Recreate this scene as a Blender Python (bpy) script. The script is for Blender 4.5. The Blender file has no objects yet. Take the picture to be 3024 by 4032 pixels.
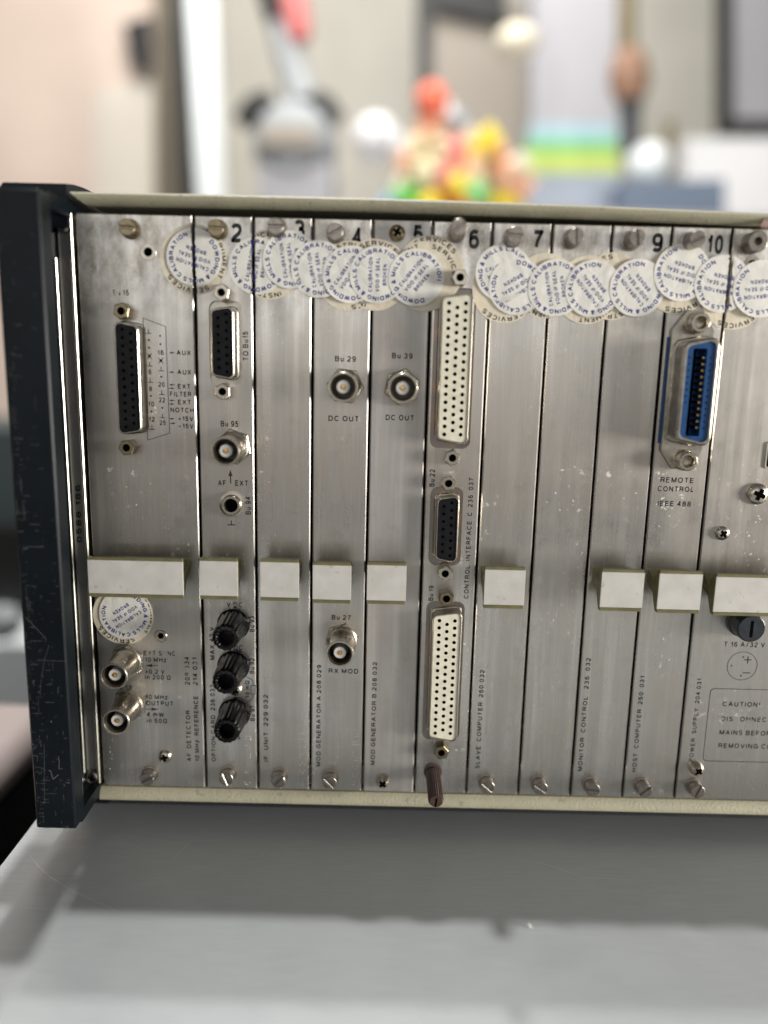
import bpy, bmesh, math, random
from mathutils import Matrix, Vector
R_ = random.Random(7)
S = bpy.context.scene
COL = S.collection
MM = 0.001

# ------------------------------------------------------------------ camera
CAM = (87.26, -274.32, 164.41); PITCH = 0.19032; ROLL = 0.023264; FPX = 3028.0
_R = Vector((1, 0, 0)); _F = Vector((0, math.cos(PITCH), -math.sin(PITCH))); _U = _R.cross(_F)
_R2 = math.cos(ROLL) * _R + math.sin(ROLL) * _U; _U2 = -math.sin(ROLL) * _R + math.cos(ROLL) * _U
cd = bpy.data.cameras.new('camera'); cam = bpy.data.objects.new('camera', cd); COL.objects.link(cam)
m = Matrix.Identity(4)
for i in range(3):
    m[i][0], m[i][1], m[i][2], m[i][3] = _R2[i], _U2[i], -_F[i], CAM[i] * MM
cam.matrix_world = m
cd.sensor_fit = 'HORIZONTAL'; cd.sensor_width = 36; cd.lens = 36 * FPX / 3024
cd.clip_start = 0.01; cd.clip_end = 60
cd.dof.use_dof = True; cd.dof.focus_distance = 0.281; cd.dof.aperture_fstop = 3.5
S.camera = cam

# ------------------------------------------------------------------ light
W = bpy.data.worlds.new('World'); S.world = W; W.use_nodes = True
bg = W.node_tree.nodes['Background']
def room_world(nt, bg):
    """A plain indoor surround: dim all round, a brighter warm band at eye level on the camera's side, dark below it."""
    N_ = nt.nodes.new; L_ = nt.links.new
    tc = N_('ShaderNodeTexCoord'); sp = N_('ShaderNodeSeparateXYZ'); L_(tc.outputs['Generated'], sp.inputs[0])
    r = N_('ShaderNodeValToRGB'); r.color_ramp.interpolation = 'EASE'; e = r.color_ramp.elements
    mr = N_('ShaderNodeMapRange'); mr.inputs['From Min'].default_value = -1; mr.inputs['From Max'].default_value = 1; L_(sp.outputs['Z'], mr.inputs['Value']); L_(mr.outputs[0], r.inputs[0])
    st = [(0, (.03, .03, .03)), (.375, (.05, .06, .06)), (.405, (.06, .075, .07)), (.42, (.50, .43, .385)), (.47, (.42, .39, .36)), (.505, (.80, .79, .76)), (.60, (1.25, 1.25, 1.22)), (.66, (.34, .34, .35)), (1, (.16, .16, .17))]
    for k, (p, c) in enumerate(st):
        el = e[k] if k < 2 else e.new(p)
        el.position = p; el.color = (*c, 1)
    sd = N_('ShaderNodeMapRange'); sd.inputs['From Min'].default_value = .1; sd.inputs['From Max'].default_value = -.6; L_(sp.outputs['Y'], sd.inputs['Value'])
    no = N_('ShaderNodeTexNoise'); no.inputs['Scale'].default_value = 4.5; no.inputs['Detail'].default_value = 2; L_(tc.outputs['Generated'], no.inputs['Vector'])
    nr = N_('ShaderNodeMapRange'); nr.inputs['From Min'].default_value = .3; nr.inputs['From Max'].default_value = .7; nr.inputs['To Min'].default_value = .65; nr.inputs['To Max'].default_value = 1.3; L_(no.outputs['Fac'], nr.inputs['Value'])
    m1 = N_('ShaderNodeMix'); m1.data_type = 'RGBA'; m1.blend_type = 'MULTIPLY'; m1.inputs[0].default_value = 1; L_(r.outputs[0], m1.inputs[6])
    xr = N_('ShaderNodeValToRGB'); xe = xr.color_ramp.elements
    for k, (p, c) in enumerate([(0, .55), (.38, .8), (.47, 1.0), (.52, .78), (.58, .92), (.66, .50), (1, .35)]):
        el = xe[k] if k < 2 else xe.new(p)
        el.position = p; el.color = (c, c, c, 1)
    mx = N_('ShaderNodeMapRange'); mx.inputs['From Min'].default_value = -1; mx.inputs['From Max'].default_value = 1; L_(sp.outputs['X'], mx.inputs['Value']); L_(mx.outputs[0], xr.inputs[0])
    mm = N_('ShaderNodeMath'); mm.operation = 'MULTIPLY'; L_(nr.outputs[0], mm.inputs[0]); L_(xr.outputs[0], mm.inputs[1]); L_(mm.outputs[0], m1.inputs[7])
    m2 = N_('ShaderNodeMix'); m2.data_type = 'RGBA'; L_(sd.outputs[0], m2.inputs[0]); m2.inputs[6].default_value = (.13, .13, .13, 1); L_(m1.outputs[2], m2.inputs[7])
    L_(m2.outputs[2], bg.inputs[0]); bg.inputs[1].default_value = 1.0
room_world(W.node_tree, bg)
def lamp(name, kind, loc, energy, color=(1, 1, 1), size=.1, target=None, sy=None):
    l = bpy.data.lights.new(name, kind); l.energy = energy; l.color = color
    if kind == 'AREA':
        l.size = size
        if sy: l.shape = 'RECTANGLE'; l.size_y = sy
    else: l.shadow_soft_size = size
    o = bpy.data.objects.new(name, l); COL.objects.link(o); o.location = [c * MM for c in loc]
    if target:
        o.rotation_euler = (Vector(target) - Vector(loc)).to_track_quat('-Z', 'Y').to_euler()
    return o
lamp('ceiling_lamp', 'POINT', (-40, 330, 1950), 92, (1, .985, .965), .024)
lamp('ceiling_lamp', 'POINT', (-40, 585, 1950), 46, (1, .985, .96), .024)
lamp('window_light', 'AREA', (1650, -600, 170), 40, (1, .965, .91), .36, (100, 0, 110), .42)
lamp('front_fill', 'AREA', (-150, -1750, 640), 2.5, (.97, .98, 1), 1.7, (100, 0, 110), .8)  # unseen soft fill added on the camera's side to give the panels sheen
lamp('background_fill', 'AREA', (-100, 1500, 2500), 62, (1, .97, .93), 1.4, (300, 3400, 500))  # extra unseen lamp added to brighten the background
vs = S.view_settings; vs.view_transform = 'Standard'; vs.look = 'None'; vs.exposure = 0.0; vs.gamma = 1.0
try: vs.use_curve_mapping = False
except Exception: pass
S.cycles.use_denoising = True
S.cycles.max_bounces = 8

# ------------------------------------------------------------------ image point to plane
T = {'t1': (0, 700), 't2': (1000, 800), 't3': (2024, 800), 't4': (0, 1700), 't5': (1000, 1700), 't6': (2024, 1700),
     't7': (0, 2400), 't8': (1000, 2500), 't9': (2024, 2500)}
def ray(u, v):
    return _F + _R2 * ((u - 1512) / FPX) - _U2 * ((v - 2016) / FPX)
def at(u, v, Y=0.0):
    d = ray(u, v); t = (Y - CAM[1]) / d[1]
    return (CAM[0] + t * d[0], CAM[2] + t * d[2])
def P(tile, x, y, Y=0.0):
    o = T[tile]; return at(o[0] + x / 1.659, o[1] + y / 1.659, Y)

# ------------------------------------------------------------------ materials
def mat(name):
    m = bpy.data.materials.new(name); m.use_nodes = True
    nt = m.node_tree; b = nt.nodes['Principled BSDF']
    return m, nt, b
def setp(b, base, rough, metal=0.0, spec=None):
    b.inputs['Base Color'].default_value = (*base, 1); b.inputs['Roughness'].default_value = rough
    b.inputs['Metallic'].default_value = metal
    if spec is not None: b.inputs['Specular IOR Level'].default_value = spec
class N:
    def __init__(s, nt): s.nt = nt
    def n(s, t, **k):
        x = s.nt.nodes.new(t)
        for a, v in k.items(): setattr(x, a, v)
        return x
    def l(s, a, b): s.nt.links.new(a, b)
    def pos(s, scale=(1, 1, 1), offs=True):
        g = s.n('ShaderNodeNewGeometry'); mp = s.n('ShaderNodeMapping'); mp.inputs['Scale'].default_value = scale
        s.l(g.outputs['Position'], mp.inputs['Vector'])
        return mp.outputs[0]
    def noise(s, vec, scale, detail=3, rough=.5):
        x = s.n('ShaderNodeTexNoise'); x.inputs['Scale'].default_value = scale; x.inputs['Detail'].default_value = detail
        x.inputs['Roughness'].default_value = rough; s.l(vec, x.inputs['Vector']); return x.outputs['Fac']
    def ramp(s, fac, *stops):
        r = s.n('ShaderNodeValToRGB'); e = r.color_ramp.elements
        for i, (p, c) in enumerate(stops):
            if i < 2: el = e[i]; el.position = p
            else: el = e.new(p)
            el.color = (*c, 1) if hasattr(c, '__len__') else (c, c, c, 1)
        s.l(fac, r.inputs[0]); return r.outputs[0]
    def mix(s, fac, a, b, mode='MIX'):
        x = s.n('ShaderNodeMix', data_type='RGBA', blend_type=mode)
        for sock, v in ((x.inputs[0], fac), (x.inputs[6], a), (x.inputs[7], b)):
            if hasattr(v, 'links') or hasattr(v, 'is_linked'): s.l(v, sock)
            elif hasattr(v, '__len__'): sock.default_value = (*v, 1)
            else: sock.default_value = v
        return x.outputs[2]
    def math(s, op, a, b=0.0, clamp=False):
        x = s.n('ShaderNodeMath', operation=op, use_clamp=clamp)
        for sock, v in ((x.inputs[0], a), (x.inputs[1], b)):
            if hasattr(v, 'is_linked'): s.l(v, sock)
            else: sock.default_value = v
        return x.outputs[0]
    def bump(s, h, strength, dist, b):
        x = s.n('ShaderNodeBump'); x.inputs['Strength'].default_value = strength; x.inputs['Distance'].default_value = dist
        s.l(h, x.inputs['Height']); s.l(x.outputs[0], b.inputs['Normal'])

def simple(name, base, rough, metal=0.0, var=.12, scale=300, bump=0.0, spec=None):
    m, nt, b = mat(name); setp(b, base, rough, metal, spec); n = N(nt); v = n.pos()
    f = n.noise(v, scale, 4)
    lo = tuple(c * (1 - var) for c in base); hi = tuple(min(1, c * (1 + var)) for c in base)
    n.l(n.ramp(f, (.3, lo), (.7, hi)), b.inputs['Base Color'])
    f2 = n.noise(v, scale * 2.3, 3)
    n.l(n.math('ADD', n.math('MULTIPLY', f2, rough * .5), rough * .75), b.inputs['Roughness'])
    if bump: n.bump(f2, bump, .0002, b)
    return m

def brushed(name, base, rough, metal, gx, gz, gy=1.0, specks=.5, bumps=.035, aniso=0.0, tang=(1, 0, 0), dirt=1.0, amp=.07, wear_sheen=0.0):
    m, nt, b = mat(name); setp(b, base, rough, metal); n = N(nt)
    v = n.pos(); streak = n.noise(n.pos((gx, gy, gz)), 1.0, 5, .65)
    streak2 = n.noise(n.pos((gx * .22, gy, gz * .4)), 1.0, 3, .6)
    stain = n.noise(v, 42, 4, .6); stain2 = n.noise(v, 120, 5, .65)
    c = n.ramp(streak, (.3, tuple(x * (1 - amp) for x in base)), (.7, tuple(min(1, x * (1 + amp)) for x in base)))
    c = n.mix(n.ramp(streak2, (.35, 0.0), (.7, .45 * dirt)), c, tuple(x * .86 for x in base))
    c = n.mix(n.ramp(stain, (.40, 0.0), (.70, .62 * dirt)), c, (base[0] * .78, base[1] * .73, base[2] * .66))
    c = n.mix(n.ramp(stain2, (.55, 0.0), (.70, .5 * dirt)), c, (base[0] * .66, base[1] * .66, base[2] * .62))
    r = n.math('ADD', n.math('MULTIPLY', stain, .22), rough - .1)
    if wear_sheen:
        sheen_band = n.noise(n.pos((170, 1, 7)), 1.0, 3, .55)  # wide light and dark bands painted in as vertical reflections
        c = n.mix(n.ramp(sheen_band, (.40, .0), (.66, .55)), c, tuple(x * .66 for x in base)); c = n.mix(n.ramp(sheen_band, (.30, .5), (.46, .0)), c, tuple(min(1, x * 1.28) for x in base))
        r = n.math('ADD', r, n.math('MULTIPLY', n.math('SUBTRACT', sheen_band, .5), .35))
    if wear_sheen:   # corroded, smeared zone along the tops of the panels
        g = n.n('ShaderNodeNewGeometry'); sx = n.n('ShaderNodeSeparateXYZ'); n.l(g.outputs['Position'], sx.inputs[0])
        zone_t = n.math('MULTIPLY', n.ramp(n.math('ADD', sx.outputs['Z'], n.math('MULTIPLY', n.noise(v, 25, 3), .03)), (.188, 0.0), (.212, 1.0)), wear_sheen)
        wn = n.noise(n.pos((150, 150, 90)), 1.0, 6, .7)
        c = n.mix(n.math('MULTIPLY', n.ramp(wn, (.38, 1.0), (.52, 0.0)), zone_t), c, (.16, .14, .11)); c = n.mix(n.math('MULTIPLY', n.ramp(wn, (.52, 0.0), (.62, .7)), zone_t), c, (.80, .79, .76))
        r = n.math('ADD', r, n.math('MULTIPLY', n.math('MULTIPLY', wn, zone_t), .22))
    if specks:
        sp = n.noise(v, 620, 2, .5); zone = n.noise(v, 30, 3, .6)
        f = n.math('MULTIPLY', n.ramp(sp, (.66, 0.0), (.72, 1.0)), n.ramp(zone, (.48, 0.0), (.62, specks)))
        blot = n.math('MULTIPLY', n.ramp(n.noise(v, 230, 4, .7), (.62, 0.0), (.68, .8)), n.ramp(zone, (.46, 0.0), (.6, specks)))
        f = n.math('MAXIMUM', f, blot)
        c = n.mix(f, c, (.74, .72, .68)); r = n.math('ADD', r, n.math('MULTIPLY', f, .3))
        mt = n.math('SUBTRACT', metal, n.math('MULTIPLY', f, metal * .8)); n.l(mt, b.inputs['Metallic'])
    n.l(c, b.inputs['Base Color']); n.l(r, b.inputs['Roughness'])
    n.bump(streak, bumps, .0003, b)
    if aniso:
        b.inputs['Anisotropic'].default_value = aniso; cx_ = n.n('ShaderNodeCombineXYZ')
        for k in range(3): cx_.inputs[k].default_value = tang[k]
        n.l(cx_.outputs[0], b.inputs['Tangent'])
    return m

M = {}
M['panel'] = brushed('brushed_panel', (.60, .57, .525), .30, .93, 2200, 40, specks=.8, aniso=.45, amp=.14, wear_sheen=.6)
M['matte_panel'] = brushed('matte_panel', (.52, .49, .46), .46, .75, 1500, 60, specks=.15, amp=.03, bumps=.01, wear_sheen=.2)
M['rail'] = brushed('rail_metal', (.30, .295, .29), .45, .25, 3000, 20, specks=.1)
M['table'] = brushed('brushed_table', (.455, .478, .485), .48, .5, 60, 3000, gy=2000, specks=0, bumps=.03, dirt=.1, amp=.09)
M['nickel'] = simple('nickel', (.52, .47, .39), .29, 1.0, .12, 500)
M['steel'] = simple('steel', (.30, .27, .235), .36, 1.0, .22, 700, .15)
M['dullbrass'] = simple('dull_brass', (.27, .22, .14), .34, 1.0, .2, 600)
def coppery():
    m, nt, b = mat('worn_copper'); setp(b, (.3, .2, .15), .36, 1.0); n = N(nt); v = n.pos()
    n.l(n.ramp(n.noise(v, 110, 4, .65), (.50, (.25, .225, .20)), (.70, (.42, .25, .17))), b.inputs['Base Color']); return m
M['copper'] = coppery()
M['tin'] = simple('tin_shell', (.50, .465, .40), .30, 1.0, .2, 400)
M['chip'] = simple('bare_chip', (.42, .30, .25), .3, .6, .6, 800, .3)
M['bore'] = simple('dark_bore', (.10, .085, .065), .4, .7, .2, 600)  # dark grey-brown for the sleeve lining each BNC barrel
M['gold'] = simple('gold', (.85, .52, .18), .28, 1.0, .1, 500)
M['black'] = simple('black_plastic', (.010, .010, .011), .5, 0, .3, 400, 0, .12)
M['hole'] = simple('dark_hole', (.002, .002, .002), .9, 0, .2, 400, 0, .02)
M['gloss'] = simple('gloss_black', (.0022, .0022, .0025), .2, 0, .3, 300, 0, .3)
M['inner'] = simple('dark_chassis', (.010, .010, .011), .6, 0, .3, 100)
M['ivory'] = simple('ivory_plastic', (.72, .675, .53), .42, 0, .12, 330, .1)
M['ptfe'] = simple('white_dielectric', (.58, .56, .52), .4, 0, .05, 300)
M['blue'] = simple('blue_plastic', (.002, .050, .165), .36, 0, .2, 400)
M['olive'] = simple('olive_plastic', (.14, .125, .050), .45, 0, .2, 260, .1)
M['ink'] = simple('black_ink', (.018, .017, .017), .55, 0, .2, 500)
M['blueink'] = simple('blue_ink', (.016, .022, .19), .55, 0, .15, 900)
M['brown'] = simple('brown_plastic', (.055, .026, .020), .4, 0, .3, 500, .2)
M['fuse'] = simple('fuse_black', (.016, .020, .026), .38, 0, .4, 350, .2)

def worn_ink(name, base, lo=.42, hi=.5):
    m, nt, b = mat(name); setp(b, base, .55); n = N(nt)
    f = n.math('MINIMUM', n.ramp(n.noise(n.pos(), 320, 3, .6), (lo, 0.0), (hi, 1.0)), 1.0)
    n.l(f, b.inputs['Alpha']); return m
M['worn'] = worn_ink('worn_ink', (.03, .028, .027), .40, .47)

def card_material():
    m, nt, b = mat('white_card'); setp(b, (.74, .70, .65), .45); n = N(nt); v = n.pos()
    c = n.ramp(n.noise(v, 160, 4), (.3, (.50, .475, .43)), (.7, (.585, .56, .52)))
    c = n.mix(n.ramp(n.noise(v, 420, 2), (.70, 0.0), (.75, .6)), c, (.36, .30, .22))
    n.l(c, b.inputs['Base Color']); return m
M['card'] = card_material()
def paper(name, a, b2, crease=.35, alpha=1.0):
    m, nt, b = mat(name); setp(b, a, .42); n = N(nt); v = n.pos()
    c = n.ramp(n.noise(v, 140, 4, .6), (.3, a), (.72, b2)); n.l(c, b.inputs['Base Color'])
    wr = n.n('ShaderNodeTexVoronoi', feature='DISTANCE_TO_EDGE'); wr.inputs['Scale'].default_value = 120; n.l(n.mix(.02, v, n.noise(v, 60, 2)), wr.inputs['Vector'])
    n.bump(n.math('ADD', n.noise(v, 170, 3, .55), n.math('MULTIPLY', wr.outputs['Distance'], 1.2)), crease, .0016, b); b.inputs['Alpha'].default_value = alpha
    return m
M['seal'] = paper('seal_paper', (.81, .785, .72), (.74, .71, .64), .2, .96)
M['oldseal'] = paper('old_seal_paper', (.74, .67, .53), (.62, .54, .41), .2)

def cream(name, base):
    m, nt, b = mat(name); setp(b, base, .5); n = N(nt); v = n.pos()
    vo = n.n('ShaderNodeTexVoronoi'); vo.inputs['Scale'].default_value = 1150; n.l(v, vo.inputs['Vector'])
    c = n.ramp(n.noise(v, 90, 4), (.3, tuple(x * .86 for x in base)), (.7, base))
    c = n.mix(n.ramp(n.noise(v, 330, 3), (.66, 0.0), (.72, .5)), c, tuple(x * .45 for x in base))
    n.l(c, b.inputs['Base Color']); n.bump(vo.outputs['Distance'], .4, .0003, b)
    return m
M['cream'] = cream('cream_paint', (.44, .41, .29))

def bumper_material():
    m, nt, b = mat('bumper_plastic'); setp(b, (.010, .015, .019), .45, 0, .2); n = N(nt)
    v = n.pos()
    g = n.n('ShaderNodeNewGeometry'); sx = n.n('ShaderNodeSeparateXYZ'); n.l(g.outputs['Position'], sx.inputs[0])
    low = n.ramp(sx.outputs['Z'], (0.0, 1.0), (.14, .12))
    a = n.noise(n.pos((900, 900, 60)), 1.0, 5, .7); h = n.noise(n.pos((60, 400, 1400)), 1.0, 5, .7)
    patch = n.ramp(n.noise(v, 55, 3, .6), (.40, 0.0), (.56, 1.0))
    f = n.math('MAXIMUM', n.ramp(a, (.64, 0.0), (.74, .08)), n.ramp(h, (.64, 0.0), (.74, .08)))
    f = n.math('MULTIPLY', n.math('MULTIPLY', f, patch), low)
    dust = n.math('MULTIPLY', n.ramp(n.noise(v, 700, 2), (.70, 0.0), (.76, .5)), low)
    f = n.math('MAXIMUM', f, dust)
    c = n.ramp(n.noise(v, 60, 4), (.3, (.0025, .0045, .006)), (.7, (.005, .0085, .0115)))
    n.l(n.mix(f, c, (.20, .195, .18)), b.inputs['Base Color'])
    n.l(n.math('ADD', n.math('MULTIPLY', f, .3), .40), b.inputs['Roughness'])
    n.bump(n.noise(v, 1500, 3), .12, .0003, b)
    return m
M['bumper'] = bumper_material()
def flat(name, c, rough=.6, var=.06, scale=3):
    return simple(name, c, rough, 0, var, scale)

# ------------------------------------------------------------------ mesh building (millimetres)
class MB:
    def __init__(s): s.v = []; s.f = []; s.mi = []; s.k = 0
    def add(s, vs, fs):
        o = len(s.v); s.v += [tuple(x) for x in vs]
        for f in fs: s.f.append([i + o for i in f]); s.mi.append(s.k)
        return s
    def box(s, x0, x1, y0, y1, z0, z1, ch=0.0):
        return s.prism([(x0, z0), (x1, z0), (x1, z1), (x0, z1)], max(y0, y1), min(y0, y1), ch)
    def prism(s, poly, yb, yf, ch=0.0):
        n = len(poly); rings = []
        rings.append([(x, yb, z) for x, z in poly])
        if ch:
            rings.append([(x, yf + ch, z) for x, z in poly]); rings.append([(x, yf, z) for x, z in inset(poly, ch)])
        else: rings.append([(x, yf, z) for x, z in poly])
        vs = sum(rings, []); fs = [list(range(n))[::-1]]
        for k in range(len(rings) - 1):
            for i in range(n):
                j = (i + 1) % n; fs.append([k * n + i, k * n + j, (k + 1) * n + j, (k + 1) * n + i])
        fs.append([(len(rings) - 1) * n + i for i in range(n)])
        return s.add(vs, fs)
    def ring(s, outer, inner, yb, yf, ch=0.0, floor=None):
        n = len(outer); rr = [[(x, yb, z) for x, z in outer]]
        if ch: rr += [[(x, yf + ch, z) for x, z in outer], [(x, yf, z) for x, z in inset(outer, ch)]]
        else: rr += [[(x, yf, z) for x, z in outer]]
        rr += [[(x, yf, z) for x, z in inner], [(x, yb if floor is None else floor, z) for x, z in inner]]
        vs = sum(rr, []); fs = []
        for k in range(len(rr) - 1):
            for i in range(n):
                j = (i + 1) % n; fs.append([k * n + i, k * n + j, (k + 1) * n + j, (k + 1) * n + i])
        if floor is not None: fs.append([(len(rr) - 1) * n + i for i in range(n)])
        return s.add(vs, fs)
    def lathe(s, prof, n=28, cx=0, cz=0, flutes=0, amp=0.0, axis=None):
        vs = []; fs = []; idx = []
        for r, y in prof:
            if r <= 1e-6: idx.append([len(vs)] * n); vs.append((cx, y, cz))
            else:
                idx.append(list(range(len(vs), len(vs) + n)))
                for i in range(n):
                    a = 2 * math.pi * i / n; q = r + (amp * (abs(math.cos(flutes * a / 2)) - .5) if flutes else 0)
                    vs.append((cx + q * math.cos(a), y, cz + q * math.sin(a)))
        for k in range(len(prof) - 1):
            A, B = idx[k], idx[k + 1]
            for i in range(n):
                j = (i + 1) % n; q = [A[i], A[j], B[j], B[i]]; u = []
                [u.append(x) for x in q if x not in u]
                if len(u) > 2: fs.append(u)
        return s.add(vs, fs)
    def tube(s, pts, r, n=12):
        prev = None; vs = []; fs = []
        for i, p in enumerate(pts):
            p = Vector(p); d = (Vector(pts[min(i + 1, len(pts) - 1)]) - Vector(pts[max(i - 1, 0)])).normalized()
            a = d.cross(Vector((0, 1, 0)) if abs(d.y) < .9 else Vector((1, 0, 0))).normalized(); b = d.cross(a)
            q = r[i] if hasattr(r, '__len__') else r
            for k in range(n):
                t = 2 * math.pi * k / n; vs.append(p + q * (math.cos(t) * a + math.sin(t) * b))
        for i in range(len(pts) - 1):
            for k in range(n):
                j = (k + 1) % n; fs.append([i * n + k, i * n + j, (i + 1) * n + j, (i + 1) * n + k])
        fs.append(list(range(n))); fs.append([(len(pts) - 1) * n + k for k in range(n)])
        return s.add(vs, fs)
    def mesh(s, name, mats, org=(0, 0, 0), recalc=True, angle=35):
        me = bpy.data.meshes.new(name)
        me.from_pydata([((v[0] - org[0]) * MM, (v[1] - org[1]) * MM, (v[2] - org[2]) * MM) for v in s.v], [], s.f)
        for q in (mats if isinstance(mats, (list, tuple)) else [mats]): me.materials.append(M[q] if isinstance(q, str) else q)
        me.polygons.foreach_set('material_index', s.mi)
        if recalc:
            bm = bmesh.new(); bm.from_mesh(me); bmesh.ops.recalc_face_normals(bm, faces=bm.faces); bm.to_mesh(me); bm.free()
        me.polygons.foreach_set('use_smooth', [True] * len(me.polygons)); me.set_sharp_from_angle(angle=math.radians(angle))
        me.update(); return me
def inset(poly, d):
    n = len(poly); out = []
    for i in range(n):
        p0, p1, p2 = Vector(poly[i - 1]), Vector(poly[i]), Vector(poly[(i + 1) % n])
        a = (p1 - p0); b = (p2 - p1)
        if a.length < 1e-9 or b.length < 1e-9: out.append(poly[i]); continue
        a.normalize(); b.normalize(); na = Vector((-a.y, a.x)); nb = Vector((-b.y, b.x))
        k = na + nb; k = k / max(.3, 1 + na.dot(nb)); q = p1 + k * d; out.append((q.x, q.y))
    return out
def circ(cx, cz, r, n=24, a0=0.0): return [(cx + r * math.cos(a0 + 2 * math.pi * i / n), cz + r * math.sin(a0 + 2 * math.pi * i / n)) for i in range(n)]
def rounded(corners, r, k=5):
    out = []; n = len(corners)
    for i in range(n):
        p0, p1, p2 = Vector(corners[i - 1]), Vector(corners[i]), Vector(corners[(i + 1) % n])
        a = (p0 - p1).normalized(); b = (p2 - p1).normalized(); ang = a.angle(b); t = r / math.tan(ang / 2)
        c = p1 + (a + b).normalized() * (r / math.sin(ang / 2)); s0 = p1 + a * t - c; s1 = p1 + b * t - c
        th0 = math.atan2(s0.y, s0.x); dth = math.atan2(s1.y, s1.x) - th0
        while dth > math.pi: dth -= 2 * math.pi
        while dth < -math.pi: dth += 2 * math.pi
        for j in range(k + 1): out.append((c.x + r * math.cos(th0 + dth * j / k), c.y + r * math.sin(th0 + dth * j / k)))
    return out
def rrect(cx, cz, w, h, r, k=5): return rounded([(cx - w / 2, cz - h / 2), (cx + w / 2, cz - h / 2), (cx + w / 2, cz + h / 2), (cx - w / 2, cz + h / 2)], r, k)
def dshape(cx, cz, w, h, tp, r, k=5):   # tp > 0: long side on the right
    tr, tl = (0, tp) if tp > 0 else (-tp, 0)
    return rounded([(cx - w / 2, cz - h / 2 + tl), (cx + w / 2, cz - h / 2 + tr), (cx + w / 2, cz + h / 2 - tr), (cx - w / 2, cz + h / 2 - tl)], r, k)

# ------------------------------------------------------------------ objects
def tag(o, label=None, cat=None, group=None, kind=None):
    for k, v in (('label', label), ('category', cat), ('group', group), ('kind', kind)):
        if v: o[k] = v
    return o
ORG = {}
def empty(name, loc, label, cat, group=None):
    o = bpy.data.objects.new(name, None); COL.objects.link(o); o.empty_display_size = .01
    o.location = [c * MM for c in loc]; ORG[o.name] = loc
    return tag(o, label, cat, group)
def part(name, mb, mats, parent, **k):
    org = ORG[parent.name]
    o = bpy.data.objects.new(name, mb.mesh(name, mats, org, **k)); COL.objects.link(o); o.parent = parent; ORG[o.name] = org
    return o
def solo(name, mb, mats, loc, **k):
    o = bpy.data.objects.new(name, mb.mesh(name, mats, loc, **k)); COL.objects.link(o); o.location = [c * MM for c in loc]; ORG[o.name] = loc
    return o
CACHE = {}
def inst(name, key, build, mats, parent, loc, rot=0.0):
    """A repeat: mesh data is built once and shared; every copy is an object of its own."""
    if key not in CACHE: CACHE[key] = build().mesh(name, mats)
    org = ORG[parent.name]; o = bpy.data.objects.new(name, CACHE[key]); COL.objects.link(o); o.parent = parent
    o.location = [(loc[i] - org[i]) * MM for i in range(3)]; o.rotation_euler = (0, rot, 0); ORG[o.name] = loc
    return o

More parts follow.
